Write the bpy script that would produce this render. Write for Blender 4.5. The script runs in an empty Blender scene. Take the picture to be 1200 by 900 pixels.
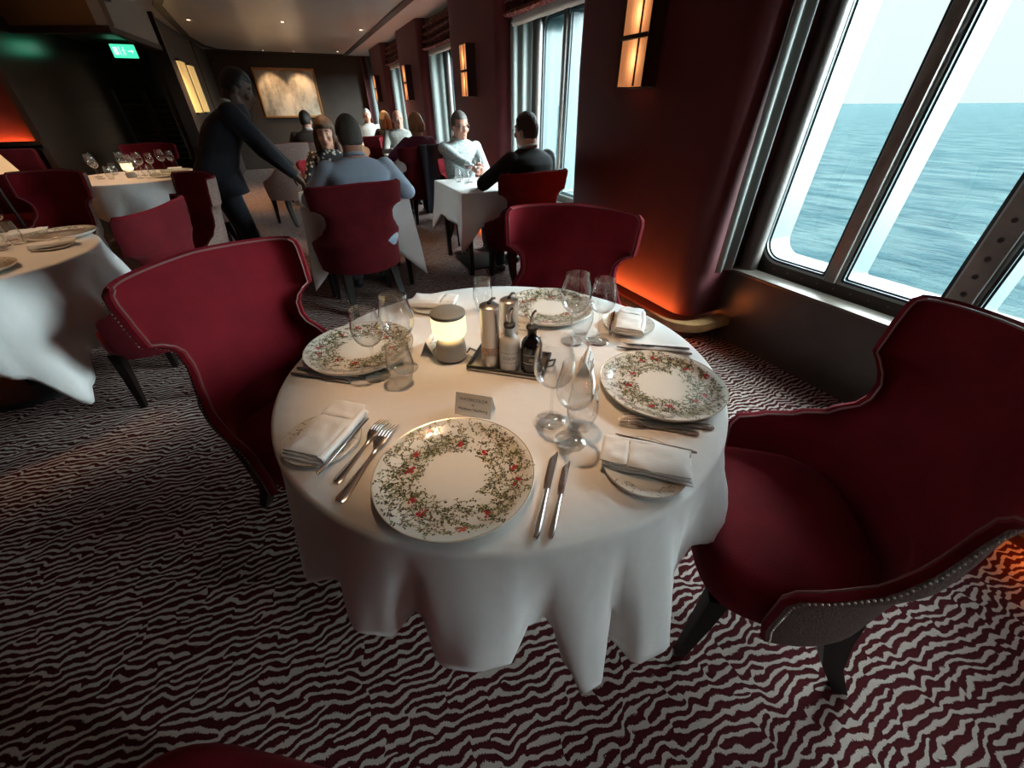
import bpy, bmesh, math, random
from math import sin, cos, pi, radians, sqrt, atan2
from mathutils import Vector, Matrix, Euler, noise
import numpy as np

# ---------------------------------------------------------------- camera, world, sun, exposure
S = bpy.context.scene
COL = S.collection
S.view_settings.view_transform = 'Standard'
S.view_settings.look = 'None'
S.view_settings.gamma = 1.0
S.view_settings.use_curve_mapping = False
S.view_settings.exposure = 2.1
S.cycles.use_denoising = True
S.cycles.max_bounces = 10
S.cycles.transparent_max_bounces = 24
S.cycles.sample_clamp_indirect = 6.0
S.cycles.caustics_reflective = False
S.cycles.caustics_refractive = False

def cam_axes(head, pitch, roll):
    def ray(x, y, z=1.0):
        c, s = cos(roll), sin(roll)
        x, y = x*c - y*s, x*s + y*c
        cp, sp = cos(pitch), sin(pitch)
        X, Y, Z = x, z*cp + y*sp, y*cp - z*sp
        c, s = cos(head), sin(head)
        return Vector((X*c + Y*s, -X*s + Y*c, Z))
    f = ray(0, 0); r = ray(1, 0) - f; u = ray(0, 1) - f
    return r, u, -f
cam = bpy.data.cameras.new('camera')
camo = bpy.data.objects.new('camera', cam); COL.objects.link(camo)
cam.sensor_width = 36.0; cam.sensor_fit = 'HORIZONTAL'
cam.lens = 36.0*460/1200; cam.clip_start = .02; cam.clip_end = 60000
r_, u_, b_ = cam_axes(radians(25.0), radians(35.35), radians(-.35))
m_ = Matrix((r_, u_, b_)).transposed().to_4x4(); m_.translation = (0, 0, 1.37)
camo.matrix_world = m_
S.camera = camo

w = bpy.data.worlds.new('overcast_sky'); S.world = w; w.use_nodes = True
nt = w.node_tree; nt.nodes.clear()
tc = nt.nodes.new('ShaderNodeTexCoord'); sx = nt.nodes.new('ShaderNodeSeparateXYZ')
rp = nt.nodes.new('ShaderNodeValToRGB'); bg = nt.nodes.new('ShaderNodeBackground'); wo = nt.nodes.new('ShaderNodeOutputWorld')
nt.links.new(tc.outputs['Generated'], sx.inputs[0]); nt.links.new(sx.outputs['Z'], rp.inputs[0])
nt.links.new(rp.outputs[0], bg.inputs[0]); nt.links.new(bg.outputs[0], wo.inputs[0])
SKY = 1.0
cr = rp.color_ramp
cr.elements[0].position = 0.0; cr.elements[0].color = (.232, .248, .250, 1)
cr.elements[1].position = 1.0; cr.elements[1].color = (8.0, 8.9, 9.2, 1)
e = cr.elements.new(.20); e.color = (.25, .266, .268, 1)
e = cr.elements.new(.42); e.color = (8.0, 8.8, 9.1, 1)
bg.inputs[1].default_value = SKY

sun = bpy.data.lights.new('daylight', 'SUN'); sun.energy = 10.5; sun.angle = radians(50); sun.color = (.86, .97, 1.0)
suno = bpy.data.objects.new('daylight', sun); COL.objects.link(suno)
suno.rotation_euler = Vector((-.74, .55, -.28)).to_track_quat('-Z', 'Y').to_euler()
suno.location = (6, 1, 6)

# ---------------------------------------------------------------- helpers
random.seed(7)
def mat(name, col, rough=.6, metal=0.0, bump=None, var=None, sheen=0.0, spec=.5, emit=None, coat=0.0, sheen_col=None):
    m = bpy.data.materials.new(name); m.use_nodes = True
    t = m.node_tree; b = t.nodes['Principled BSDF']
    b.inputs['Base Color'].default_value = (*col, 1); b.inputs['Roughness'].default_value = rough
    b.inputs['Metallic'].default_value = metal; b.inputs['Specular IOR Level'].default_value = spec
    if sheen:
        b.inputs['Sheen Weight'].default_value = sheen; b.inputs['Sheen Roughness'].default_value = .4
        if sheen_col: b.inputs['Sheen Tint'].default_value = (*sheen_col, 1)
    if coat: b.inputs['Coat Weight'].default_value = coat
    if emit:
        b.inputs['Emission Color'].default_value = (*emit[0], 1); b.inputs['Emission Strength'].default_value = emit[1]
    if bump or var:
        co = t.nodes.new('ShaderNodeTexCoord')
    if var:
        n = t.nodes.new('ShaderNodeTexNoise'); n.inputs['Scale'].default_value = var[0]; n.inputs['Detail'].default_value = 4
        t.links.new(co.outputs['Object'], n.inputs['Vector'])
        r = t.nodes.new('ShaderNodeValToRGB'); k = var[1]
        r.color_ramp.elements[0].position = .3; r.color_ramp.elements[1].position = .7
        r.color_ramp.elements[0].color = (*[c*(1-k) for c in col], 1)
        r.color_ramp.elements[1].color = (*[min(1, c*(1+k)) for c in col], 1)
        t.links.new(n.outputs['Fac'], r.inputs[0]); t.links.new(r.outputs[0], b.inputs['Base Color'])
    if bump:
        n = t.nodes.new('ShaderNodeTexNoise'); n.inputs['Scale'].default_value = bump[0]; n.inputs['Detail'].default_value = 3
        t.links.new(co.outputs['Object'], n.inputs['Vector'])
        bm = t.nodes.new('ShaderNodeBump'); bm.inputs['Strength'].default_value = bump[1]; bm.inputs['Distance'].default_value = .01
        t.links.new(n.outputs['Fac'], bm.inputs['Height']); t.links.new(bm.outputs[0], b.inputs['Normal'])
    return m
def nodes_of(m): return m.node_tree.nodes, m.node_tree.links, m.node_tree.nodes['Principled BSDF']

def glass_mat(name, tint=(.97, .99, .99), edge=.55, refl=1.0, ior=1.45):
    m = bpy.data.materials.new(name); m.use_nodes = True
    t = m.node_tree; t.nodes.clear()
    o = t.nodes.new('ShaderNodeOutputMaterial'); mx = t.nodes.new('ShaderNodeMixShader')
    tr = t.nodes.new('ShaderNodeBsdfTransparent'); gl = t.nodes.new('ShaderNodeBsdfGlossy'); gl.inputs['Roughness'].default_value = .01
    lw = t.nodes.new('ShaderNodeLayerWeight'); lw.inputs[0].default_value = .25
    rp = t.nodes.new('ShaderNodeValToRGB'); rp.color_ramp.elements[0].color = (*tint, 1)
    rp.color_ramp.elements[1].color = (*[c*edge for c in tint], 1); rp.color_ramp.elements[0].position = .62
    t.links.new(lw.outputs['Facing'], rp.inputs[0]); t.links.new(rp.outputs[0], tr.inputs[0])
    lw2 = t.nodes.new('ShaderNodeLayerWeight'); lw2.inputs[0].default_value = .5
    pw = t.nodes.new('ShaderNodeMath'); pw.operation = 'POWER'; pw.inputs[1].default_value = 3.0; t.links.new(lw2.outputs['Facing'], pw.inputs[0])
    ml = t.nodes.new('ShaderNodeMath'); ml.operation = 'MULTIPLY_ADD'; ml.inputs[1].default_value = .75*refl; ml.inputs[2].default_value = .05*refl
    t.links.new(pw.outputs[0], ml.inputs[0]); t.links.new(ml.outputs[0], mx.inputs[0])
    t.links.new(tr.outputs[0], mx.inputs[1]); t.links.new(gl.outputs[0], mx.inputs[2]); t.links.new(mx.outputs[0], o.inputs[0])
    return m

class MB:
    """collects shapes into one mesh; a face may carry a material index"""
    def __init__(s): s.v = []; s.f = []; s.mi = []
    def add(s, vs, fs, mi=0, M=None):
        o = len(s.v)
        s.v += [tuple(M @ Vector(p)) if M is not None else tuple(p) for p in vs]
        for f in fs: s.f.append([i+o for i in f]); s.mi.append(mi)
        return s
    def box(s, c, d, mi=0, rot=None, bev=0.0):
        bm = bmesh.new(); bmesh.ops.create_cube(bm, size=1.0)
        bmesh.ops.scale(bm, vec=d, verts=bm.verts)
        if bev: bmesh.ops.bevel(bm, geom=bm.edges[:], offset=min(bev, min(d)*.45), segments=2, profile=.5, affect='EDGES')
        M = Matrix.Translation(c) @ (rot.to_matrix().to_4x4() if rot is not None else Matrix())
        bm.verts.index_update(); s.add([v.co for v in bm.verts], [[v.index for v in f.verts] for f in bm.faces], mi, M); bm.free(); return s
    def lathe(s, prof, n=32, mi=0, M=None, closed=False):
        vs = []; fs = []; k = len(prof)
        for i in range(n):
            a = 2*pi*i/n
            vs += [(r*cos(a), r*sin(a), z) for r, z in prof]
        for i in range(n):
            j = (i+1) % n
            for q in range(k if closed else k-1):
                q2 = (q+1) % k
                fs.append((i*k+q, j*k+q, j*k+q2, i*k+q2))
        if not closed:
            if prof[0][0] > 1e-6: fs.append([i*k for i in range(n)][::-1])
            if prof[-1][0] > 1e-6: fs.append([i*k+k-1 for i in range(n)])
        return s.add(vs, fs, mi, M)
    def grid(s, rows, mi=0, wrap=False, M=None):
        nr, nc = len(rows), len(rows[0]); fs = []
        for i in range(nr-1):
            for j in range(nc if wrap else nc-1):
                j2 = (j+1) % nc
                fs.append((i*nc+j, i*nc+j2, (i+1)*nc+j2, (i+1)*nc+j))
        return s.add([p for r in rows for p in r], fs, mi, M)
    def loft(s, rings, mi=0, caps=True, M=None):
        n = len(rings[0]); o = len(s.v); s.grid(rings, mi, True, M)
        if caps:
            s.f.append([o+i for i in range(n)][::-1]); s.mi.append(mi)
            b = o+(len(rings)-1)*n; s.f.append([b+i for i in range(n)]); s.mi.append(mi)
        return s
    def tube(s, pts, rad, n=8, mi=0, M=None, caps=True, flat=1.0, up=None):
        pts = [Vector(p) for p in pts]; k = len(pts)
        if not hasattr(rad, '__len__'): rad = [rad]*k
        rings = []; px = None
        for i, p in enumerate(pts):
            d = (pts[min(i+1, k-1)]-pts[max(i-1, 0)])
            d = d.normalized() if d.length > 1e-9 else Vector((0, 0, 1))
            if px is None:
                a = Vector(up) if up else (Vector((0, 0, 1)) if abs(d.z) < .9 else Vector((1, 0, 0)))
                px = d.cross(a).normalized()
            else: px = (px - d*px.dot(d)).normalized()
            py = d.cross(px)
            rings.append([p + px*(cos(2*pi*j/n)*rad[i]) + py*(sin(2*pi*j/n)*rad[i]*flat) for j in range(n)])
        return s.loft(rings, mi, caps, M)
    def ball(s, c, r, n=16, mi=0, M=None):
        if not hasattr(r, '__len__'): r = (r, r, r)
        k = max(6, n//2)
        rings = [[(c[0]+r[0]*sin(pi*(i+.001)/(k+.002))*cos(2*pi*j/n), c[1]+r[1]*sin(pi*(i+.001)/(k+.002))*sin(2*pi*j/n), c[2]-r[2]*cos(pi*(i+.001)/(k+.002))) for j in range(n)] for i in range(k+1)]
        return s.loft(rings, mi, True, M)
    def limb(s, pts, rad, n=12, sub=5):
        """rounded tapered limb through the joints"""
        P = [Vector(p) for p in pts]; q = []; rr = []
        for i in range(len(P)-1):
            for k in range(sub):
                t = k/sub; q.append(P[i].lerp(P[i+1], t)); rr.append(rad[i]*(1-t)+rad[i+1]*t)
        q.append(P[-1]); rr.append(rad[-1])
        s.tube(q, rr, n)
        for p, r in zip(P, rad): s.ball(p, r, n)
        return s
    def mesh(s, name, mats, smooth=40):
        me = bpy.data.meshes.new(name); me.from_pydata(s.v, [], s.f)
        for m in (mats if isinstance(mats, (list, tuple)) else [mats]): me.materials.append(m)
        if any(s.mi): me.polygons.foreach_set('material_index', s.mi)
        bm = bmesh.new(); bm.from_mesh(me); bmesh.ops.recalc_face_normals(bm, faces=bm.faces[:]); bm.to_mesh(me); bm.free()
        if smooth:
            me.polygons.foreach_set('use_smooth', [True]*len(me.polygons))
            me.set_sharp_from_angle(angle=radians(smooth))
        me.update(); return me
    def build(s, name, mats, parent=None, loc=(0, 0, 0), rz=0.0, smooth=40):
        o = bpy.data.objects.new(name, s.mesh(name, mats, smooth)); COL.objects.link(o)
        o.location = loc; o.rotation_euler = (0, 0, rz)
        if parent is not None: o.parent = parent
        return o
def tag(o, label=None, cat=None, group=None, kind=None):
    if label: o['label'] = label
    if cat: o['category'] = cat
    if group: o['group'] = group
    if kind: o['kind'] = kind
    return o
def thing(name, label, cat, loc=(0, 0, 0), rz=0.0, group=None):
    o = bpy.data.objects.new(name, None); COL.objects.link(o); o.empty_display_size = .05
    o.location = loc; o.rotation_euler = (0, 0, rz); return tag(o, label, cat, group)
def copy_tree(o, parent=None):
    c = o.copy(); COL.objects.link(c)
    if parent is not None: c.parent = parent
    for ch in list(o.children): copy_tree(ch, c)
    return c
def place(o, loc, rz=0.0, label=None, group=None):
    o.location = loc; o.rotation_euler = (0, 0, rz)
    if label: o['label'] = label
    if group: o['group'] = group
    return o
def struct(o): o['kind'] = 'structure'; return o
def textmesh(body, size, name, m, parent, M, align='CENTER', extrude=.0002):
    cu = bpy.data.curves.new(name, 'FONT'); cu.body = body; cu.size = size; cu.align_x = align; cu.align_y = 'CENTER'; cu.extrude = extrude
    t = bpy.data.objects.new(name, cu); COL.objects.link(t)
    dg = bpy.context.evaluated_depsgraph_get(); me = bpy.data.meshes.new_from_object(t.evaluated_get(dg))
    bpy.data.objects.remove(t); bpy.data.curves.remove(cu)
    me.materials.clear(); me.materials.append(m)
    o = bpy.data.objects.new(name, me); COL.objects.link(o); o.parent = parent; o.matrix_local = M
    return o
def sm(a, b, x):
    t = max(0.0, min(1.0, (x-a)/(b-a))); return t*t*(3-2*t)
def interp(keys, x):
    for (x0, *a), (x1, *b) in zip(keys, keys[1:]):
        if x <= x1:
            t = max(0, (x-x0)/(x1-x0)); t = t*t*(3-2*t)
            return [p*(1-t)+q*t for p, q in zip(a, b)]
    return list(keys[-1][1:])
# ---------------------------------------------------------------- materials of the room
# carpet: pale meandering lines on wine
M_carpet = mat('carpet_wool', (.1, .02, .02), .95, spec=.1)
nd, lk, pb = nodes_of(M_carpet)
def N(t, **kw):
    n = nd.new(t)
    for k, v in kw.items(): setattr(n, k, v)
    return n
def math_(op, a, b=None, c=None):
    n = N('ShaderNodeMath', operation=op)
    for i, x in enumerate((a, b, c)):
        if x is None: continue
        if hasattr(x, 'links'): lk.new(x, n.inputs[i])
        else: n.inputs[i].default_value = x
    return n.outputs[0]
def noise_(vec, scale, detail=0.0, rough=.5):
    n = N('ShaderNodeTexNoise'); n.inputs['Scale'].default_value = scale; n.inputs['Detail'].default_value = detail; n.inputs['Roughness'].default_value = rough
    lk.new(vec, n.inputs['Vector']); return n.outputs['Fac']
co = N('ShaderNodeTexCoord'); sep = N('ShaderNodeSeparateXYZ'); lk.new(co.outputs['Object'], sep.inputs[0])
# oriented Gabor stripes, jogged by a finer noise, give short forking lines of even width
jog = N('ShaderNodeTexNoise'); jog.inputs['Scale'].default_value = 20.0; jog.inputs['Detail'].default_value = 1.0; lk.new(co.outputs['Object'], jog.inputs['Vector'])
jv = N('ShaderNodeVectorMath', operation='MULTIPLY_ADD'); lk.new(jog.outputs['Color'], jv.inputs[0]); jv.inputs[1].default_value = (.038, .038, 0); lk.new(co.outputs['Object'], jv.inputs[2])
gb = N('ShaderNodeTexGabor'); gb.inputs['Scale'].default_value = 11.0; gb.inputs['Frequency'].default_value = 3.6; gb.inputs['Anisotropy'].default_value = .80
gb.inputs['Orientation'].default_value = radians(84); lk.new(jv.outputs[0], gb.inputs['Vector'])
tri = math_('ABSOLUTE', math_('SUBTRACT', gb.outputs['Phase'], .5))
fuzz = noise_(co.outputs['Object'], 260.0)
tri = math_('ADD', tri, math_('MULTIPLY', math_('SUBTRACT', fuzz, .5), .22))
rc = N('ShaderNodeValToRGB'); lk.new(tri, rc.inputs[0])
rc.color_ramp.elements[0].position = .27; rc.color_ramp.elements[0].color = (.055, .007, .009, 1)
rc.color_ramp.elements[1].position = .33; rc.color_ramp.elements[1].color = (.42, .35, .31, 1)
lk.new(rc.outputs[0], pb.inputs['Base Color'])
bp = N('ShaderNodeBump'); bp.inputs['Strength'].default_value = .5; bp.inputs['Distance'].default_value = .004
lk.new(math_('ADD', math_('MULTIPLY', fuzz, .6), tri), bp.inputs['Height']); lk.new(bp.outputs[0], pb.inputs['Normal'])

M_wine = mat('wine_wall_velvet', (.075, .012, .0145), .62, sheen=.16, sheen_col=(.9, .7, .8), bump=(420, .06), var=(3, .12), spec=.25)
M_brown = mat('dark_brown_panel', (.052, .038, .031), .35, var=(5, .2), spec=.4)
M_sill = mat('bronze_sill', (.09, .075, .06), .35, metal=.4)
M_frame = mat('bronze_window_frame', (.06, .048, .042), .42, metal=.25, bump=(60, .1))
M_mull = mat('bronze_mullion', (.19, .165, .145), .45, metal=.2, var=(12, .2))
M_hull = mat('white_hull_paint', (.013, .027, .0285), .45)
M_trimw = mat('white_window_trim', (.35, .42, .42), .4)
M_gasket = mat('black_rubber_gasket', (.008, .02, .025), .5)
M_bolt = mat('bolt_head_metal', (.18, .15, .13), .35, metal=.8)
M_rivet = mat('dark_bolt_recess', (.012, .011, .010), .6)
M_pane = glass_mat('window_glass', (.93, .985, .985), .9, .55)
M_farwall = mat('brown_wall_covering', (.042, .028, .020), .55, var=(4, .15), bump=(200, .08))
M_ceiling = mat('satin_grey_ceiling', (.50, .475, .435), .28, var=(1.2, .06), spec=.5)
M_ceil2 = mat('pale_ceiling_strip', (.6, .585, .55), .45)
M_groove = mat('dark_bronze_groove', (.02, .014, .011), .4)
M_dark = mat('dark_stained_wood', (.02, .011, .008), .4, var=(14, .3))
M_plinth = mat('mahogany_plinth', (.055, .014, .010), .35, var=(10, .3))
M_ledge = mat('golden_oak_ledge', (.42, .24, .10), .4, var=(22, .2))
M_upl = mat('amber_light_strip', (.8, .3, .1), .5, emit=((1, .24, .05), 20))
M_curt = mat('grey_sheer_curtain', (.11, .118, .11), .85, var=(30, .06))
M_curtd = mat('brown_curtain_edge', (.06, .05, .045), .8)
M_black = mat('black_metal', (.01, .01, .01), .45)

# ---------------------------------------------------------------- setting
Y0, Y1, ZC = -3.3, 13.8, 2.45
fl = MB().box((-1.5, 2.3, -.05), (8.6, 23.2, .1)).build('floor', M_carpet); struct(fl)
# ceiling: glossy centre panel, paler strip along the windows, dark grooves between
struct(MB().box((-2.05, 2.3, ZC+.05), (7.4, 23.2, .1)).build('ceiling', M_ceiling))
struct(MB().box((2.28, 2.3, ZC+.05), (1.06, 23.2, .1)).build('ceiling_strip', M_ceil2))
struct(MB().box((1.70, 2.3, ZC+.03), (.10, 23.0, .1)).build('trim_1', M_groove))
struct(MB().box((.13, 13.60, ZC+.03), (3.2, .12, .1)).build('trim_2', M_groove))
gp = [(-.2, 6.4), (-.95, 7.3), (-1.17, 8.2), (-1.25, 9.6), (-1.33, 11.3), (-1.28, 12.8), (-1.1, 13.4), (-.8, 13.6)]
g = MB(); rows = []
for i in range(len(gp)*4-3):
    k, t = divmod(i, 4); t /= 4
    p = Vector(gp[k]).lerp(Vector(gp[min(k+1, len(gp)-1)]), t); rows.append(p)
rr = []
for i, p in enumerate(rows):
    d = (rows[min(i+1, len(rows)-1)]-rows[max(i-1, 0)]).normalized(); n_ = Vector((-d.y, d.x))*.05
    rr.append([(p.x+n_.x, p.y+n_.y, ZC+.02), (p.x-n_.x, p.y-n_.y, ZC+.02), (p.x-n_.x, p.y-n_.y, ZC-.012), (p.x+n_.x, p.y+n_.y, ZC-.012)])
g.loft(rr); struct(g.build('trim_3', M_groove))

struct(MB().box((.6, Y1+.05, 1.25), (4.2, .1, 2.5)).build('wall_far', M_farwall))
struct(MB().box((-1.5, Y0-.05, 1.25), (8.6, .1, 2.5)).build('wall_back', M_farwall))
struct(MB().box((-5.75, 1.35, 1.25), (.1, 21.3, 2.5)).build('wall_left', M_farwall))
struct(MB().box((-3.7, 12.05, 1.25), (4.4, .1, 2.5)).build('wall_left_rear', M_dark))

# pillars between the windows, each on a plinth with a lit ledge
PITCH = 3.035
def rounded_rect(x0, x1, y0, y1, r, n=7):
    pts = []
    for cx, cy, a0 in ((x0+r, y1-r, 90), (x0+r, y0+r, 180)):
        for i in range(n+1):
            a = radians(a0 + 90*i/n); pts.append((cx+r*cos(a), cy+r*sin(a)))
    return pts + [(x1, y0), (x1, y1)]
for k in range(-2, 5):
    ya, yb = 1.70+PITCH*k, 3.31+PITCH*k
    if k == 4: yb = 13.78
    if k == -2: ya = Y0+.01
    p = MB()
    for a, b, r, x0 in ((ya, yb, .13, 2.08),):
        out = rounded_rect(x0, 2.75, a, b, r)
        low = rounded_rect(x0+.03, 2.75, a+.03, b-.03, r)
        p.loft([[(x, y, .17) for x, y in low], [(x, y, .9) for x, y in [(q[0]*.5+w_[0]*.5, q[1]*.5+w_[1]*.5) for q, w_ in zip(low, out)]], [(x, y, 1.6) for x, y in out], [(x, y, ZC-.002) for x, y in out]])
    struct(p.build('wall_right', M_wine))
    pl = MB().loft([[(x, y, z) for x, y in rounded_rect(2.09, 2.75, ya+.02, yb-.02, .12)] for z in (0, .11)])
    struct(pl.build('trim_plinth', M_plinth))
    inn = rounded_rect(2.015, 2.75, ya-.01, yb+.01, .15); ou = rounded_rect(1.985, 2.75, ya-.10, yb+.10, .22)
    ld = MB().loft([[(x, y, .11) for x, y in inn], [(x, y, .11) for x, y in ou], [(x, y, .125) for x, y in ou], [(x, y, .165) for x, y in ou], [(x, y, .165) for x, y in inn]], caps=False)
    struct(ld.build('trim_ledge', M_ledge))
    li = MB(); 
    li.box((2.035, yb-.62 if k == -1 else ya+.52, .128), (.03, .35 if k == -1 else .86, .012))
    o = li.build('uplight_strip', M_upl); struct(o)
M_uplight = None

# the window wall: panel, sill, windows
def rr_pts(y0, y1, z0, z1, r, n=8):
    pts = []
    for cy, cz, a0 in ((y1-r, z1-r, 0), (y0+r, z1-r, 90), (y0+r, z0+r, 180), (y1-r, z0+r, 270)):
        for i in range(n+1):
            a = radians(a0+90*i/n); pts.append((cy+r*cos(a), cz+r*sin(a)))
    return pts
def window(idx, ya, yb, bolts):
    """bay between two pillars, ya < yb"""
    w_ = MB()
    w_.box((2.47, (ya+yb)/2, .275), (.10, yb-ya+.1, .41)); w_.box((2.50, (ya+yb)/2, .04), (.16, yb-ya+.1, .08))
    struct(w_.build('wall_right_panel', M_brown))
    struct(MB().box((2.455, (ya+yb)/2, .479), (.13, yb-ya+.1, .018), bev=.004).build('trim_sill', M_sill))
    root = thing('window_%d' % idx, None, None, (0, 0, 0)); struct(root)
    # frame plate with a rounded opening
    fy0, fy1, fz0, fz1 = ya+.02, yb-.05, .545, 2.10
    oy0, oy1, oz0, oz1 = ya-.10, yb+.10, .40, ZC
    X = 2.56
    inner = rr_pts(fy0, fy1, fz0, fz1, .13); outer = []
    cy, cz = (fy0+fy1)/2, (fz0+fz1)/2
    for y, z in inner:
        dy, dz = y-cy, z-cz
        t = min((oy1-cy)/abs(dy) if abs(dy) > 1e-6 else 9e9, (oz1-cz if dz > 0 else cz-oz0)/abs(dz) if abs(dz) > 1e-6 else 9e9)
        outer.append((cy+dy*t, cz+dz*t))
    f = MB(); f.loft([[(X, y, z) for y, z in outer], [(X, y, z) for y, z in inner], [(X+.05, y, z) for y, z in inner], [(X+.05, y, z) for y, z in outer]], caps=False)
    f.build('frame', M_frame, root)
    # bright outer trim line and gasket inside the frame
    def band(y0, y1, z0, z1, r, x0, x1, wd, m, name):
        a = rr_pts(y0, y1, z0, z1, r); b = rr_pts(y0+wd, y1-wd, z0+wd, z1-wd, max(.004, r-wd))
        q = MB(); q.loft([[(x0, y, z) for y, z in a], [(x0, y, z) for y, z in b], [(x1, y, z) for y, z in b], [(x1, y, z) for y, z in a]], caps=False)
        q.f = q.f; return q.build(name, m, root)
    w3 = (fy1-fy0)
    m1a, m1b = fy1-.435, fy1-.50; m2a, m2b = fy1-.955, fy1-1.05
    panes = [(m1a, fy1, (.13, .13, .008, .008)), (m2a, m1b, (.008,)*4), (fy0, m2b, (.008, .008, .13, .13))]
    def pane_pts(y0, y1, side, ins):
        y0, y1, z0, z1 = y0+ins, y1-ins, fz0+ins, fz1-ins
        R = .13-ins; r0 = .012
        rs = {'l': (R, r0, r0, R), 'm': (r0,)*4, 'r': (r0, R, R, r0)}[side]
        pts = []
        for (sy, sz, a0), r in zip(((1, 1, 0), (-1, 1, 90), (-1, -1, 180), (1, -1, 270)), rs):
            cy_ = y1-r if sy > 0 else y0+r; cz_ = z1-r if sz > 0 else z0+r
            for i in range(9):
                a = radians(a0+90*i/8); pts.append((cy_+r*cos(a), cz_+r*sin(a)))
        return pts
    for (y0, y1, _), side in zip(panes, 'lmr'):
        def ring(ins0, ins1, x0, x1, m, name):
            a = pane_pts(y0, y1, side, ins0); b = pane_pts(y0, y1, side, ins1)
            q = MB(); q.loft([[(x0, y, z) for y, z in a], [(x0, y, z) for y, z in b], [(x1, y, z) for y, z in b], [(x1, y, z) for y, z in a]], caps=False)
            return q.build(name, m, root)
        ring(-.004, .010, X-.004, X+.02, M_trimw, 'trim')
        ring(.010, .022, X+.0, X+.03, M_gasket, 'gasket')
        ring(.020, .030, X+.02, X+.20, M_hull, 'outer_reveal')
        a = pane_pts(y0, y1, side, .012)
        q = MB(); q.loft([[(X+.035, y, z) for y, z in a], [(X+.043, y, z) for y, z in a]]); q.build('glass_pane', M_pane, root)
    # mullions; the wider one carries a line of bolts
    MB().box((X+.0, (m1a+m1b)/2, (fz0+fz1)/2), (.06, m1a-m1b-.006, fz1-fz0), bev=.004).build('mullion', M_mull, root)
    o = MB().box((X+.0, (m2a+m2b)/2, (fz0+fz1)/2), (.06, m2a-m2b-.006, fz1-fz0), bev=.004).build('mullion', M_mull, root)
    b = MB()
    for i in range(20):
        z = fz0+.05+i*.078
        b.lathe([(0, -.002), (.010, -.002), (.010, .002), (0, .002)], 10, M=Matrix.Translation((X-.0305, (m2a+m2b)/2, z)) @ Matrix.Rotation(pi/2, 4, 'Y'))
    b.build('bolt_row', M_rivet, o)
    if bolts:
        b = MB(); P = rr_pts(fy0-.035, fy1+.035, fz0-.035, fz1+.035, .16, 4)
        ring = [Vector((0, y, z)) for y, z in P]
        L = []
        for i in range(len(ring)):
            a, c = ring[i], ring[(i+1) % len(ring)]; n_ = max(1, int((c-a).length/.085))
            L += [a.lerp(c, t/n_) for t in range(n_)]
        for p in L: b.ball((X-.001, p.y, p.z), (.004, .005, .005), 6)
        b.build('bolt_ring', M_bolt, root)
    # dark jamb column beside each pillar, rounded
    for yy in (yb+.0, ya-.0):
        s_ = -1 if yy == yb else 1
        MB().tube([(2.50, yy+s_*.04, .48), (2.50, yy+s_*.04, ZC)], .055, 14).build('jamb', M_frame, root)
    return root
for i, k in enumerate((0, 1, 2, 3, -1, 4)):
    window(i+1, .275+PITCH*k+.0, 1.70+PITCH*k, k in (0, 1))
# ---------------------------------------------------------------- sea
M_sea = bpy.data.materials.new('sea_water'); M_sea.use_nodes = True
nd, lk = M_sea.node_tree.nodes, M_sea.node_tree.links; nd.clear()
co = N('ShaderNodeTexCoord')
mpp = N('ShaderNodeMapping'); mpp.inputs['Rotation'].default_value = (0, 0, radians(20)); mpp.inputs['Scale'].default_value = (1.0, .45, 1); lk.new(co.outputs['Object'], mpp.inputs[0])
n1 = noise_(mpp.outputs[0], .16, 6.0, .62); n2 = noise_(mpp.outputs[0], .9, 5.0, .6); n3 = noise_(mpp.outputs[0], .035, 3.0)
hgt = math_('ADD', math_('MULTIPLY', n1, 2.6), math_('ADD', math_('MULTIPLY', n2, .7), math_('MULTIPLY', n3, 5.0)))
bp = N('ShaderNodeBump'); bp.inputs['Strength'].default_value = 1.0; bp.inputs['Distance'].default_value = 1.0
lk.new(hgt, bp.inputs['Height'])
df = N('ShaderNodeBsdfDiffuse'); wr = N('ShaderNodeValToRGB'); lk.new(n1, wr.inputs[0])
wr.color_ramp.elements[0].position = .42; wr.color_ramp.elements[0].color = (.0026, .0064, .0080, 1); wr.color_ramp.elements[1].position = .60; wr.color_ramp.elements[1].color = (.0105, .0150, .0155, 1)
lk.new(wr.outputs[0], df.inputs[0]); gs = N('ShaderNodeBsdfGlossy'); gs.inputs[0].default_value = (.55, .86, .90, 1); gs.inputs['Roughness'].default_value = .18
lwt = N('ShaderNodeLayerWeight'); lwt.inputs[0].default_value = .5; mixs = N('ShaderNodeMixShader'); outp = N('ShaderNodeOutputMaterial')
for x_ in (df, gs, lwt): lk.new(bp.outputs[0], x_.inputs['Normal'])
lk.new(math_('MULTIPLY_ADD', math_('POWER', lwt.outputs['Facing'], 3.0), .060, .008), mixs.inputs[0])
lk.new(df.outputs[0], mixs.inputs[1]); lk.new(gs.outputs[0], mixs.inputs[2]); lk.new(mixs.outputs[0], outp.inputs[0])
q = MB(); q.add([(6, -9000, -13), (30000, -30000, -13), (30000, 30000, -13), (6, 9000, -13)], [(0, 1, 2, 3)])
sea = q.build('sea', M_sea, smooth=0); tag(sea, 'pale blue choppy open sea outside the windows', 'sea', kind='stuff')

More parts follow.
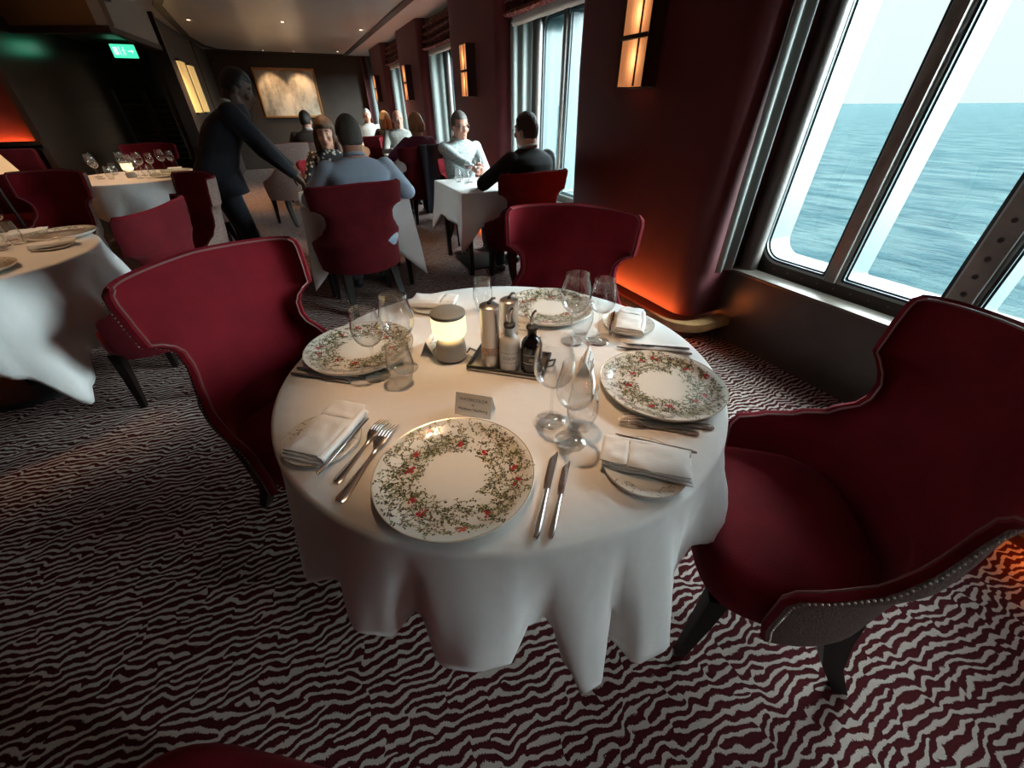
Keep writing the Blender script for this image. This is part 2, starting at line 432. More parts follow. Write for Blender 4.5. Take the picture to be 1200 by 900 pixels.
# ---------------------------------------------------------------- curtains and blinds
M_blind = mat('patterned_blind_fabric', (.2, .06, .05), .9)
nd, lk, pb = nodes_of(M_blind)
co = N('ShaderNodeTexCoord'); v = N('ShaderNodeTexVoronoi'); v.inputs['Scale'].default_value = 26; lk.new(co.outputs['Object'], v.inputs['Vector'])
rc = N('ShaderNodeValToRGB'); lk.new(v.outputs['Distance'], rc.inputs[0]); cr = rc.color_ramp
cr.elements[0].position = .18; cr.elements[0].color = (.42, .30, .22, 1); cr.elements[1].position = .42; cr.elements[1].color = (.13, .018, .022, 1)
lk.new(rc.outputs[0], pb.inputs['Base Color'])
M_trim = mat('white_blind_lining', (.62, .66, .62), .8)
def blind(ya, yb, label):
    t = thing('roman_blind', label, 'window blind', (2.2, (ya+yb)/2, 2.0), 0, 'roman blinds over the windows')
    h = (yb-ya)/2-.01
    rows = []
    prof = [(.06, .44)] + [p for k in range(4) for p in ((.03, .40-.085*k), (-.035-.012*k, .35-.085*k), (-.05-.012*k, .335-.085*k), (-.02, .322-.085*k))] + [(-.01, .07)]
    sagn = 16
    rows = [[(x + .004*sin(j*1.7), -h+2*h*j/sagn, z - .012*sin(pi*j/sagn)*(z < .3)) for j in range(sagn+1)] for x, z in prof]
    q = MB(); q.grid(rows); o = q.build('folded_fabric', M_blind, t, smooth=70)
    o.modifiers.new('thick', 'SOLIDIFY').thickness = .006
    q = MB(); q.grid([[(.012+.012*(k % 2)+.005*sin(j*1.1), -h+2*h*j/sagn, z) for j in range(sagn+1)] for k, z in enumerate((.085, .055, .03, 0.0))])
    o = q.build('lining', M_trim, t, smooth=70); o.modifiers.new('thick', 'SOLIDIFY').thickness = .004
names = ['near dining window beyond the big round table', 'second window beside the couple of men', 'third window along the row', 'fourth window near the far end']
for k in range(0, 4):
    blind(.285+PITCH*k, 1.69+PITCH*k, 'red patterned roman blind pulled up over the ' + names[k])
def curtain(y, s_, label, wide):
    # stacked folds in front of the jamb: s_ is the direction away from the pillar
    q = MB(); n = 60; rows = []
    for i in range(n+1):
        t = i/n
        x = 2.20 + wide*t
        yy = y + s_*(.035 + .016*sin(t*2*pi*(2.2 if wide > .2 else 1.2)))
        rows.append((x, yy))
    q.grid([[(x, yy, z) for x, yy in rows] for z in (.50, 1.0, 1.6, 2.1, 2.44)])
    o = q.build('curtain', M_curt, smooth=60); o.modifiers.new('thick', 'SOLIDIFY').thickness = .006
    tag(o, label, 'curtain', 'grey curtains gathered at the window sides')
curtain(1.70, -1, 'grey curtain beside the big near window', .13)
for k, nm, wd in ((1, 'second window, by the suited man', .24), (2, 'third window, by the woman in purple', .36), (3, 'fourth window, at the far end', .36)):
    curtain(1.70+PITCH*k, -1, 'grey curtain at the far side of the ' + nm, wd)

# ---------------------------------------------------------------- wall sconces
M_shade = mat('amber_ribbed_glass', (.9, .55, .3), .4)
nd, lk, pb = nodes_of(M_shade)
co = N('ShaderNodeTexCoord'); sp_ = N('ShaderNodeSeparateXYZ'); lk.new(co.outputs['Object'], sp_.inputs[0])
rib = math_('ABSOLUTE', math_('SINE', math_('MULTIPLY', sp_.outputs[1], 190.0)))
zz = math_('ABSOLUTE', sp_.outputs[2]); yy = math_('MULTIPLY', math_('ADD', sp_.outputs[1], 0.012), 1.6)
dz = math_('SUBTRACT', zz, .105)
r2 = math_('SQRT', math_('ADD', math_('MULTIPLY', dz, dz), math_('MULTIPLY', yy, yy)))
glow = math_('POWER', math_('MAXIMUM', math_('SUBTRACT', 1.0, math_('MULTIPLY', r2, 5.2)), 0.0), 3.0)
stg = math_('MULTIPLY', math_('ADD', math_('MULTIPLY', glow, 1.1), .10), math_('ADD', math_('MULTIPLY', rib, .9), .25))
pb.inputs['Emission Color'].default_value = (1, .36, .12, 1); lk.new(stg, pb.inputs['Emission Strength'])
M_bronze = mat('dark_bronze', (.018, .010, .008), .4, metal=.3)
def sconce():
    t = thing('wall_sconce', 'x', 'wall lamp', (2.08, 0, 1.70), 0, 'amber wall sconces on the wine pillars')
    q = MB(); q.box((.0, 0, 0), (.03, .25, .49), bev=.004); q.box((-.06, .122, 0), (.10, .008, .48)); q.box((-.06, -.122, 0), (.10, .008, .48)); q.build('backplate', M_bronze, t)
    MB().box((-.065, 0, 0), (.11, .25, .022), bev=.003).build('middle_band', M_bronze, t)
    for s_ in (1, -1):
        q = MB()
        for y0, y1 in ((-.118, -.045), (-.030, .118)):
            n = 24; fr = []
            for i in range(n+1):
                y = y0+(y1-y0)*i/n; fr.append((-.10 - .004*abs(sin(y*190)), y))
            q.loft([[(x, y, z) for x, y in fr] + [(-.02, y1, z), (-.02, y0, z)] for z in (s_*.012, s_*.235)])
        q.build('shade', M_shade, t, smooth=0)
    MB().box((-.10, -.0375, 0), (.016, .012, .47)).build('stile', M_bronze, t)
    return t
sc0 = sconce()
for k in range(-1, 4):
    o = sc0 if k == -1 else copy_tree(sc0)
    if k == -1:
        # the pillar behind the camera carries one too
        place(o, (2.08, 2.48, 1.70), 0, 'largest amber wall sconce, on the pillar behind the round table')
    else:
        lab = ['amber wall sconce on the pillar above the man in the patterned shirt', 'amber wall sconce on the pillar behind the woman in purple', 'smallest amber wall sconce, on the farthest wine pillar'][min(k, 2)]
        if k < 3: place(o, (2.08, 2.48+PITCH*(k+1), 1.70), 0, lab)
        else: 
            for ch in list(o.children): bpy.data.objects.remove(ch)
            bpy.data.objects.remove(o)

# ---------------------------------------------------------------- painting on the far wall
M_gold = mat('gilt_frame', (.55, .30, .12), .35, metal=.7)
M_paint = mat('pale_abstract_painting', (.6, .52, .4), .5)
nd, lk, pb = nodes_of(M_paint)
co = N('ShaderNodeTexCoord'); mpn = N('ShaderNodeMapping'); mpn.inputs['Scale'].default_value = (1.5, 1, .7); lk.new(co.outputs['Object'], mpn.inputs[0])
a = noise_(mpn.outputs[0], 2.2, 5, .6); b = noise_(co.outputs['Object'], 9, 4, .7)
rc = N('ShaderNodeValToRGB'); lk.new(math_('ADD', math_('MULTIPLY', a, .8), math_('MULTIPLY', b, .2)), rc.inputs[0]); cr = rc.color_ramp
cr.elements[0].position = .36; cr.elements[0].color = (.20, .17, .13, 1); cr.elements[1].position = .56; cr.elements[1].color = (.62, .58, .48, 1)
lk.new(rc.outputs[0], pb.inputs['Base Color'])
pt = thing('framed_painting', 'large pale painting in a gilt frame on the dark far wall', 'painting', (.17, Y1-.02, 1.65))
q = MB(); W, Hh = .68, .49
for c, d in (((0, 0, Hh), (2*W+.05, .05, .05)), ((0, 0, -Hh), (2*W+.05, .05, .05)), ((W, 0, 0), (.05, .05, 2*Hh-.04)), ((-W, 0, 0), (.05, .05, 2*Hh-.04))): q.box(c, d, bev=.01)
q.build('frame', M_gold, pt)
MB().box((0, .0, 0), (2*W-.04, .02, 2*Hh-.04)).build('canvas', M_paint, pt)

# ---------------------------------------------------------------- ceiling downlights with their own light
M_led = mat('downlight_lens', (1, .9, .75), .3, emit=((1, .78, .52), 5))
M_ring = mat('downlight_ring', (.25, .22, .19), .3, metal=.6)
def spot(parent, power, angle, loc=(0, 0, -.03), rot=(0, 0, 0), col=(1, .62, .34), blend=.6):
    l = bpy.data.lights.new('lamp', 'SPOT'); l.energy = power; l.spot_size = radians(angle); l.spot_blend = blend; l.color = col; l.shadow_soft_size = .03
    o = bpy.data.objects.new('light', l); COL.objects.link(o); o.parent = parent; o.location = loc; o.rotation_euler = rot; return o
def downlight(x, y, z, label, power, angle=70, rot=(0, 0, 0)):
    t = thing('downlight', label, 'ceiling light', (x, y, z), 0, 'recessed ceiling downlights')
    MB().lathe([(.026, 0), (.042, 0), (.044, -.004), (.042, -.007), (.028, -.007), (.026, -.003)], 20, closed=True).build('ring', M_ring, t)
    MB().lathe([(0, -.004), (.025, -.004), (.025, -.001), (0, -.001)], 16).build('lens', M_led, t)
    if power: spot(t, power, angle, rot=rot)
    return t
for x, y, lab, p, a, r in ((-1.0, 9.3, 'small downlight nearest the dark groove at the left of the ceiling', 30, 80, (0, 0, 0)),
        (.28, 8.95, 'small downlight in the middle of the grey ceiling', 40, 80, (0, 0, 0)),
        (1.50, 9.3, 'small downlight in the ceiling near the window side groove', 30, 80, (0, 0, 0)),
        (-.16, 13.3, 'small downlight above the left half of the painting', 13, 62, (radians(24), 0, 0)),
        (.50, 13.3, 'small downlight above the right half of the painting', 13, 62, (radians(24), 0, 0)),
        (1.45, 12.9, 'farthest downlight, beside the ceiling groove by the windows', 14, 70, (0, 0, 0))):
    downlight(x, y, ZC, lab, p, a, r)
# more of the same lights further back in the room, over the aisle and the near tables
for x, y, p in ((.30, 4.8, 16), (-1.75, 2.95, 12), (-1.72, 6.2, 20)):
    downlight(x, y, ZC, 'ceiling downlight above the near tables', p, 58)
downlight(.38, .9, ZC, 'ceiling downlight straight above the round table', 15, 42)

# ---------------------------------------------------------------- left side: soffit, dark glass wall, lit pier, louvres, exit sign
M_soft = mat('tan_soffit_panel', (.20, .12, .06), .5, var=(3, .12))
M_soft_daylit = mat('daylit_soffit_panel', (.34, .36, .35), .45)  # window daylight put into the colour; same beam as the tan face
M_glassd = mat('dark_glass_partition', (.06, .036, .024), .2, spec=.6)
def slab(pts, z0, z1, th, name, m):
    q = MB()
    P = [Vector(p) for p in pts]; L = []; R = []
    for i, p in enumerate(P):
        d = (P[min(i+1, len(P)-1)]-P[max(i-1, 0)]).normalized(); n_ = Vector((-d.y, d.x))*th
        L.append(p); R.append(p+n_)
    ring = L + R[::-1]
    q.loft([[(p.x, p.y, z) for p in ring] for z in (z0, z1)]); return struct(q.build(name, m, smooth=0))
B0, B1, B2, B3 = (-4.6, 8.22), (-2.46, 7.31), (-1.50, 6.92), (-1.39, 8.7)
slab([B0, B2], 2.09, 2.295, .10, 'trim_soffit', M_soft)
slab([(-1.495, 6.92), B3], 2.09, 2.46, .10, 'trim_soffit', M_soft_daylit)
slab([(-4.6, 8.20), (-1.49, 6.90), (-1.375, 8.7)], 2.03, 2.088, .16, 'trim_soffit', M_groove)
slab([(-4.6, 8.20), (-1.49, 6.90)], 2.297, 2.46, .2, 'trim_soffit', M_groove)
q = MB(); q.add([(-5.7, 8.5, 2.15), (-1.5, 7.1, 2.15), (-1.4, 12.0, 2.15), (-5.7, 12.0, 2.15)], [(0, 1, 2, 3)]); q.add([(-5.7, 8.5, 2.2), (-1.5, 7.1, 2.2), (-1.4, 12.0, 2.2), (-5.7, 12.0, 2.2)], [(0, 1, 2, 3)])
struct(q.build('ceiling_low', M_farwall))
downlight(-2.62, 9.6, 2.15, 'downlight in the low dark ceiling left of the exit sign', 6, 80)
downlight(-1.75, 11.2, 2.15, 'tiny downlight in the low dark ceiling right of the exit sign', 3, 80)
# red wall with uplight and banquette
q = MB(); q.box((-3.9, 6.72, 1.25), (2.9, .12, 2.5)); struct(q.build('wall_left_bay', M_wine))
q = MB(); q.box((-3.9, 6.60, 1.03), (2.9, .13, .04)); q.box((-3.9, 6.545, 1.06), (2.9, .02, .06)); struct(q.build('trim_bay_ledge', M_dark))
struct(MB().box((-3.9, 6.62, 1.056), (2.7, .03, .012)).build('uplight_strip', M_upl))
slab([(-2.44, 6.6), (-2.42, 11.9)], 0, 2.15, .06, 'wall_glass_partition', M_glassd)
# lit pier at the aisle
struct(MB().box((-1.50, 10.6, 1.22), (.20, 3.6, 2.45)).build('wall_pier', M_farwall))
struct(MB().box((-1.42, 8.78, 1.22), (.16, .10, 2.45)).build('trim_pier', M_dark))
struct(MB().box((-1.48, 12.9, 1.22), (.2, 1.8, 2.45)).build('wall_pier_far', M_farwall))
M_goldl = mat('gold_ribbed_light', (.8, .55, .2), .4, emit=((1, .62, .22), .9))
nd, lk, pb = nodes_of(M_goldl)
co = N('ShaderNodeTexCoord'); sp_ = N('ShaderNodeSeparateXYZ'); lk.new(co.outputs['Object'], sp_.inputs[0])
lk.new(math_('ADD', math_('MULTIPLY', math_('ABSOLUTE', math_('SINE', math_('MULTIPLY', sp_.outputs[1], 40.0))), .15), .03), pb.inputs['Emission Strength'])
for y, lab in ((9.85, 'tall gold ribbed wall light on the pier, nearer one behind the waiter'), (10.75, 'tall gold ribbed wall light on the pier, farther one nearer the painting')):
    t = thing('pier_light', lab, 'wall lamp', (-1.40, y, 1.3), 0, 'gold ribbed lights on the pier')
    q = MB(); fr = [(.05*sqrt(max(0, 1-(2*i/16-1)**2))+.004, -.28+.56*i/16) for i in range(17)]
    q.loft([[(x, yy, z) for x, yy in fr] + [(-.005, .28, z), (-.005, -.28, z)] for z in (0, .68)]); q.build('shade', M_goldl, t)
    MB().box((.02, 0, -.012), (.06, .60, .024)).build('lower_cap', M_bronze, t); MB().box((.02, 0, .692), (.06, .60, .024)).build('upper_cap', M_bronze, t)
# dark louvred screen
M_slat = mat('polished_dark_slat', (.09, .06, .045), .25, spec=.6)
for x0, lab in ((-1.80, 'dark louvred screen with polished slats right of the exit sign, nearer the pier'), (-2.21, 'darker louvred screen left of the first one')):
    t = thing('louvred_screen', lab, 'screen', (x0, 9.6, 0), 0, 'louvred screens in the dark recess')
    q = MB(); q.box((-.19, 0, .8), (.03, .06, 1.6)); q.box((.17, 0, .8), (.03, .06, 1.6)); q.build('post', M_dark, t)
    for i in range(11): MB().box((0, 0, .62+.085*i), (.33, .09, .012), rot=Euler((radians(-35), 0, 0))).build('slat', M_slat, t)
# exit sign
M_green = mat('lit_green_sign', (.02, .3, .15), .4, emit=((.05, .62, .33), .42))
M_signw = mat('lit_white_symbol', (.8, 1, .9), .4, emit=((.6, 1, .8), .32))
t = thing('exit_sign', 'green lit exit sign hanging in the dark recess', 'sign', (-1.89, 8.98, 2.03))
MB().box((0, 0, 0), (.28, .03, .15), bev=.006).build('panel', M_green, t)
q = MB(); q.box((-.09, 0, .10), (.012, .012, .06)); q.box((.09, 0, .10), (.012, .012, .06)); q.build('hanger', M_black, t)
q = MB()
q.box((-.09, -.016, .0), (.05, .003, .085)); q.box((-.045, -.016, .0), (.008, .003, .10))
q.ball((.0, -.016, .035), (.009, .003, .009), 8)
for a, b in (((0, .02), (-.008, -.01)), ((-.008, -.01), (.012, -.025)), ((.012, -.025), (.004, -.045)), ((-.008, -.01), (-.018, -.045)), ((0, .018), (.02, .0)), ((0, .018), (-.02, .004))):
    q.tube([(a[0], -.016, a[1]), (b[0], -.016, b[1])], .0045, 6)
q.box((.07, -.016, 0), (.05, .003, .012)); q.add([(.09, -.0165, .026), (.115, -.0165, 0), (.09, -.0165, -.026)], [(0, 1, 2)])
q.build('symbol', M_signw, t, smooth=0)
curtain(13.70, -1, 'grey curtain in the last window bay against the dark far wall', .36)
# ---------------------------------------------------------------- chairs
def velvet(name, col, sheen, tint):
    return mat(name, col, .85, sheen=sheen, sheen_col=tint, bump=(260, .12), var=(9, .16), spec=.15)
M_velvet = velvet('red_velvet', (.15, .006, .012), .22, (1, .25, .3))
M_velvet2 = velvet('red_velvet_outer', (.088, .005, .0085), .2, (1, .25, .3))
M_weave = mat('woven_taupe_fabric', (.30, .20, .17), .9, var=(140, .45), bump=(300, .5))
M_weaved = mat('woven_brown_fabric', (.075, .036, .027), .8, var=(140, .5), bump=(300, .5))
M_pipe = mat('dark_piping', (.14, .012, .018), .6)
M_pipel = mat('pale_piping', (.22, .09, .085), .5)
M_nail = mat('nickel_nails', (.5, .42, .36), .3, metal=1)
M_leg = mat('dark_chair_wood', (.009, .005, .004), .4, var=(20, .3), spec=.25)

# half width w, front reach ye and back depth yc of the wing chair shell at each height
CH = [(.33, .268, .115, -.19), (.40, .275, .133, -.195), (.52, .285, .140, -.197), (.55, .287, .125, -.19), (.575, .283, .06, -.195), (.61, .265, -.02, -.20),
      (.66, .232, -.085, -.205), (.72, .205, -.125, -.212), (.775, .208, -.130, -.22), (.80, .224, -.128, -.225), (.818, .250, -.125, -.23),
      (.830, .280, -.125, -.232), (.90, .286, -.132, -.243), (.955, .290, -.14, -.25), (.975, .287, -.145, -.253), (.985, .275, -.152, -.255)]
ZS = [.33+.02*i for i in range(9)] + [.505, .52, .535, .55, .565, .58, .60, .62, .645, .67, .70, .73, .755, .775, .79, .80, .81, .82, .83, .84, .855, .87, .89, .91, .93, .95, .965, .975, .985]
def chair_surface(off, ntc=14):
    rows = []
    for z in ZS:
        w_, ye, yc = interp(CH, z)
        w_ += off; yc -= off
        row = []
        for j in range(-ntc, ntc+1):
            ph = j/ntc*pi/2
            c = 1-cos(ph)
            row.append((w_*sin(ph)*(1+.0*abs(sin(ph))), yc+(ye-yc)*c, z+ .012*(1-abs(sin(ph)))*sm(.9, .985, z)))
        rows.append(row)
    return rows
def make_chair(outer, piping, nails, label):
    t = thing('wing_chair', label, 'chair', (0, 0, 0), 0, 'red wing chairs in the dining room')
    A = chair_surface(0.0); B = chair_surface(.022)
    nr, nc = len(A), len(A[0])
    q = MB(); q.grid(A)                                  # velvet inside
    q.grid([[A[0][j] for j in range(nc)], [tuple((Vector(A[0][j])+Vector(B[0][j]))/2) for j in range(nc)]])
    def rim(q):
        q.grid([A[-1], [tuple((Vector(a)+Vector(b))/2+Vector((0, .004 if j in (0, nc-1) else 0, .008))) for j, (a, b) in enumerate(zip(A[-1], B[-1]))], B[-1]])
        for j in (0, -1): q.grid([[A[i][j] for i in range(nr)], [tuple((Vector(A[i][j])+Vector(B[i][j]))/2+Vector((0, .008, 0) if i < nr-1 else (0, .004, .008))) for i in range(nr)], [B[i][j] for i in range(nr)]])
        q.grid([B[0], A[0]])
    rim(q); back = q.build('backrest', M_velvet, t, smooth=60)
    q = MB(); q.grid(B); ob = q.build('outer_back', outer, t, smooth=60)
    q = MB(); path = [A[i][0] for i in range(nr)] + A[-1][1:-1] + [A[i][-1] for i in range(nr-1, -1, -1)]
    q.tube([(p[0], p[1], p[2]) for p in path], .0030, 6); q.build('piping', piping, back)
    if nails:
        q = MB(); path = [B[i][0] for i in range(nr)] + B[-1][1:-1] + [B[i][-1] for i in range(nr-1, -1, -1)]
        P = [Vector(p) for p in path]; acc = 0
        for a, b in zip(P, P[1:]):
            L = (b-a).length
            while acc < L:
                c = a.lerp(b, acc/L); q.ball((c.x*1.004, c.y-.010*(1 if c.z > .97 else 1), c.z-(.012 if c.z > .97 else 0)), .0026, 6); acc += .011
            acc -= L
        q.build('nailhead_trim', M_nail, ob)
    # seat: thick padded cushion, front edge rounded
    q = MB(); rings = []
    def seat_ring(z, ins):
        pts = []
        for i in range(40):
            a = 2*pi*i/40; ca, sa = cos(a), sin(a); e_ = 2/3.6
            x = (.262-ins)*(abs(ca)**e_)*(1 if ca > 0 else -1); y = (.210-ins)*(abs(sa)**e_)*(1 if sa > 0 else -1)
            x *= 1 - .10*sm(.05, .235, -y) + .0
            pts.append((x, y+.055, z))
        return pts
    for z, ins in ((.335, .02), (.345, .004), (.40, 0), (.44, .002), (.458, .016), (.467, .045), (.475, .10), (.480, .17)): rings.append(seat_ring(z, ins))
    q.loft(rings); q.build('seat', M_velvet, t, smooth=60)
    for x in (-1, 1):
        q = MB(); q.loft([[(x*(.205+dx*k)+sx*h_, .205+dy*k+sy*h_, z) for sx, sy in ((-1, -1), (1, -1), (1, 1), (-1, 1))] for z, h_, k in ((.34, .024, 0), (.2, .020, .3), (0, .013, 1)) for dx, dy in ((.01, .02),)])
        q.build('leg', M_leg, t, smooth=30)
        q = MB(); q.loft([[(x*(.170+.025*k)+sx*h_, -.095-.115*k*k+sy*h_*1.2, z) for sx, sy in ((-1, -1), (1, -1), (1, 1), (-1, 1))] for z, h_, k in ((.34, .028, 0), (.25, .026, .3), (.12, .021, .65), (0, .016, 1))])
        q.build('leg', M_leg, t, smooth=30)
    return t
chair_nail = make_chair(M_weaved, M_pipel, True, 'x')
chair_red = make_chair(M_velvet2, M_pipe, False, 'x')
chair_woven = make_chair(M_weave, M_pipel, False, 'x')
used = set()
def put_chair(proto, x, y, deg, label, group='red wing chairs in the dining room', sc=(1, 1, 1)):
    o = proto if id(proto) not in used else copy_tree(proto)
    used.add(id(proto)); place(o, (x, y, 0), radians(deg), label, group); o.scale = sc
    return o
G1 = 'wing chairs round the big near table'; G2 = 'chairs at the left round tables'; G3 = 'chairs where guests are seated'
put_chair(chair_nail, .983, .265, 50.3, 'red wing chair right of the round table, whole seat showing', G1)
put_chair(chair_nail, -.22, 1.36, -141, 'red velvet wing chair at the left of the round table, tall back toward the aisle', G1, (.95, 1, 1))
put_chair(chair_red, .915, 1.44, 137, 'red wing chair behind the round table, in front of the wine pillar', G1)
put_chair(chair_red, -.44, .125, -35, 'dark red chair of which only a seat corner peeks in at the bottom edge', G1)
LOWZ = (1.08, 1.0, .945)
put_chair(chair_red, .27, 3.38, 10, 'red wing chair of the man in the blue shirt, back to the camera', G3, LOWZ)
put_chair(chair_red, .28, 4.72, 178, 'red wing chair of the woman in the floral blouse', G3, LOWZ)
put_chair(chair_red, 1.68, 3.33, 6, 'red wing chair of the man in the dark suit by the window', G3, LOWZ)
put_chair(chair_red, 1.65, 4.82, 178, 'red wing chair of the man in the white patterned shirt', G3, (.84, 1, .88))
put_chair(chair_red, 1.50, 6.05, -4, 'red wing chair with a navy coat over it, woman in purple in it', G3, LOWZ)
put_chair(chair_red, 1.62, 7.95, 178, 'red wing chair of the far man in glasses', G3, LOWZ)
put_chair(chair_red, 1.42, 8.75, 4, 'red wing chair of the blonde woman seen from behind', G3, LOWZ)
put_chair(chair_red, 1.42, 10.65, 180, 'red wing chair of the white haired man at the far table', G3, LOWZ)
put_chair(chair_woven, .20, 7.7, -12, 'wing chair of the far man in the brown jacket', G3, LOWZ)
put_chair(chair_red, -.88, 2.62, 80, 'red chair facing the left table, right behind the left wing chair', G2)
put_chair(chair_woven, -.86, 3.62, 118, 'chair with pale woven back at the far side of the left table', G2)
put_chair(chair_woven, -1.78, 4.20, 152, 'dark chair behind the left table, beyond its glasses', G2)
put_chair(chair_woven, -.92, 5.75, 65, 'taupe chair at the second left table, just behind the waiter', G2)
put_chair(chair_red, -1.75, 7.15, 175, 'dark red chair on the far side of the second left table', G2)
put_chair(chair_woven, -.20, 6.75, 30, 'pale wing chair left of the woman in the floral blouse, farther back', G3)

# ---------------------------------------------------------------- tables and cloths
M_cloth = mat('white_tablecloth', (.74, .72, .70), .8, bump=(700, .10), sheen=.15)
nd, lk, pb = nodes_of(M_cloth)
# faint ironing creases and soft wrinkles on top of the weave
co = N('ShaderNodeTexCoord'); wn = noise_(co.outputs['Object'], 5.0, 3.0, .55)
bp2 = N('ShaderNodeBump'); bp2.inputs['Strength'].default_value = .35; bp2.inputs['Distance'].default_value = .03; lk.new(wn, bp2.inputs['Height'])
b1 = [n for n in nd if n.bl_idname == 'ShaderNodeBump'][0]; lk.new(bp2.outputs[0], b1.inputs['Normal'])
def drape(name, cx, cy, top, hem, ztop, label, group=None, rows=14, parent=None):
    """top: outline points of the table edge; hem: matching points of the hem"""
    q = MB(); n = len(top); rings = []
    for k in (0.02, .25, .5, .75, .93):
        rings.append([(cx+(x-cx)*k, cy+(y-cy)*k, ztop+.0012*noise.noise(Vector((x*k*6, y*k*6, 1)))) for x, y in top])
    for a in (0, 30, 60, 85):
        a = radians(a); r = .012
        rings.append([(cx+(x-cx)*(1+(r*sin(a)-r)/.6+.012), cy+(y-cy)*(1+(r*sin(a)-r)/.6+.012), ztop-r*(1-cos(a))) for x, y in top])
    e = rings[-1]
    for k in range(1, rows+1):
        t = k/rows; g = t**.8; ring = []
        for (ex, ey, ez), (hx, hy, hz) in zip(e, hem):
            wv = .003*sin(9*t+hx*20)
            s_ = sm(0, 1, t)*.45+t*.55
            ring.append((ex+(hx-ex)*s_+wv*t, ey+(hy-ey)*s_-wv*t, ez+(hz-ez)*t))
        rings.append(ring)
    q.loft(rings, caps=False); q.f.append(list(range(n))); q.mi.append(0)
    o = q.build(name, M_cloth, parent, smooth=75)
    o.modifiers.new('thick', 'SOLIDIFY').thickness = .0015
    if label: tag(o, label, 'tablecloth', group)
    return o
def round_cloth(cx, cy, r, keys, label, group, n=240):
    top = []; hem = []
    for i in range(n):
        a = -180+360*i/n; R_, Z_ = interp(keys, a)
        top.append((cx+r*cos(radians(a)), cy+r*sin(radians(a)))); hem.append((cx+R_*cos(radians(a)), cy+R_*sin(radians(a)), Z_))
    return drape('tablecloth', cx, cy, top, hem, .752, label, group)
def table(cx, cy, label, group, half=None, r=.6):
    t = thing('dining_table', label, 'table', (cx, cy, 0), 0, group)
    if half is None:
        MB().lathe([(0, .715), (r-.02, .715), (r-.005, .722), (r-.005, .742), (r-.012, .748), (0, .748)], 64).build('tabletop', M_dark, t)
        MB().lathe([(0, .03), (.24, .03), (.25, .02), (.25, 0), (0, 0)], 32).build('base', M_black, t)
        MB().lathe([(.045, .03), (.045, .715)], 24).build('column', M_black, t)
    else:
        hx, hy = half
        MB().box((0, 0, .73), (2*hx-.01, 2*hy-.01, .036), bev=.004).build('tabletop', M_dark, t)
        for sx in (-1, 1):
            for sy in (-1, 1):
                q = MB(); x, y = sx*(hx-.07), sy*(hy-.07)
                q.loft([[(x+a*h_, y+b*h_, z) for a, b in ((-1, -1), (1, -1), (1, 1), (-1, 1))] for z, h_ in ((.712, .028), (0, .018))]); q.build('leg', M_leg, t, smooth=30)
    return t
TX, TY = .386, .900
table(TX, TY, 'round pedestal table hidden under the large white cloth in front', 'round dining tables')
K1 = [(-180, .628, .50), (-171, .632, .48), (-162, .668, .41), (-150, .626, .49), (-142, .672, .455), (-136, .66, .47), (-130, .622, .55), (-125, .672, .445), (-118.5, .682, .47), (-113, .672, .475),
      (-109, .622, .53), (-106, .612, .535), (-103, .655, .40), (-100, .692, .31), (-96, .688, .315), (-93, .632, .40), (-89, .705, .36), (-83, .715, .375), (-79, .66, .43), (-74, .627, .48), (-70, .630, .515), (-64, .672, .507), (-58, .682, .51),
      (-54, .655, .53), (-46, .63, .56), (-35, .65, .53), (-22, .63, .50), (-8, .67, .42), (5, .625, .48), (18, .66, .46), (30, .63, .53), (45, .628, .56), (60, .64, .52), (75, .68, .44), (90, .625, .5), (104, .67, .42), (118, .63, .48), (130, .635, .54), (143, .626, .565), (154, .634, .53), (166, .66, .47), (180, .628, .50)]
round_cloth(TX, TY, .604, K1, 'big white cloth with deep folds on the round table in front', 'round white cloths')
LX, LY = -1.76, 2.97
table(LX, LY, 'round pedestal table under the white cloth cut by the left edge', 'round dining tables')
K2 = [(-180, .64, .45), (-150, .66, .4), (-120, .67, .44), (-95, .64, .44), (-84, .66, .40), (-74, .64, .42), (-62, .70, .33), (-52, .78, .13), (-47, .72, .20), (-38, .64, .33), (-28, .69, .30), (-18, .63, .42), (-8, .66, .48), (4, .65, .50), (15, .68, .52), (26, .635, .5), (40, .67, .4), (60, .64, .45), (80, .67, .42), (105, .63, .47), (130, .67, .42), (155, .63, .48), (180, .64, .45)]
round_cloth(LX, LY, .612, K2, 'white cloth with a long pointed fold on the left table', 'round white cloths')
T2X, T2Y = -1.72, 6.18
table(T2X, T2Y, 'round pedestal table under the farther left cloth with many glasses', 'round dining tables')
K3 = [(-180+15*i, (.63, .665)[i % 2], (.47, .42)[i % 2]) for i in range(25)]
round_cloth(T2X, T2Y, .604, K3, 'white cloth on the farther left table crowded with glasses', 'round white cloths')

def rect_cloth(cx, cy, hx, hy, side, corner, label, seed=0, n=40):
    top = []; hem = []; rnd = random.Random(seed)
    cs = [(-hx, -hy), (hx, -hy), (hx, hy), (-hx, hy)]
    for i in range(4):
        (x0, y0), (x1, y1) = cs[i], cs[(i+1) % 4]
        nx, ny = (y1-y0), -(x1-x0); L = math.hypot(nx, ny); nx /= L; ny /= L
        for k in range(n):
            t = k/n; x = x0+(x1-x0)*t; y = y0+(y1-y0)*t
            c = max(0, 1-min(t, 1-t)*L/.16)
            rr_ = .02
            # rounded corner of the table edge
            top.append((cx+x, cy+y))
            d = Vector((x/hx, y/hy)).normalized()
            out = .012 + .022*(.5+.5*sin(t*L*15+seed))*(1-c)
            ox = nx*out*(1-c) + d.x*.09*c; oy = ny*out*(1-c) + d.y*.09*c
            z = side*(1-c) + corner*c
            hem.append((cx+x+ox, cy+y+oy, z))
    return drape('tablecloth', cx, cy, top, hem, .752, label, 'square white cloths')
SQ = 'square guest tables'
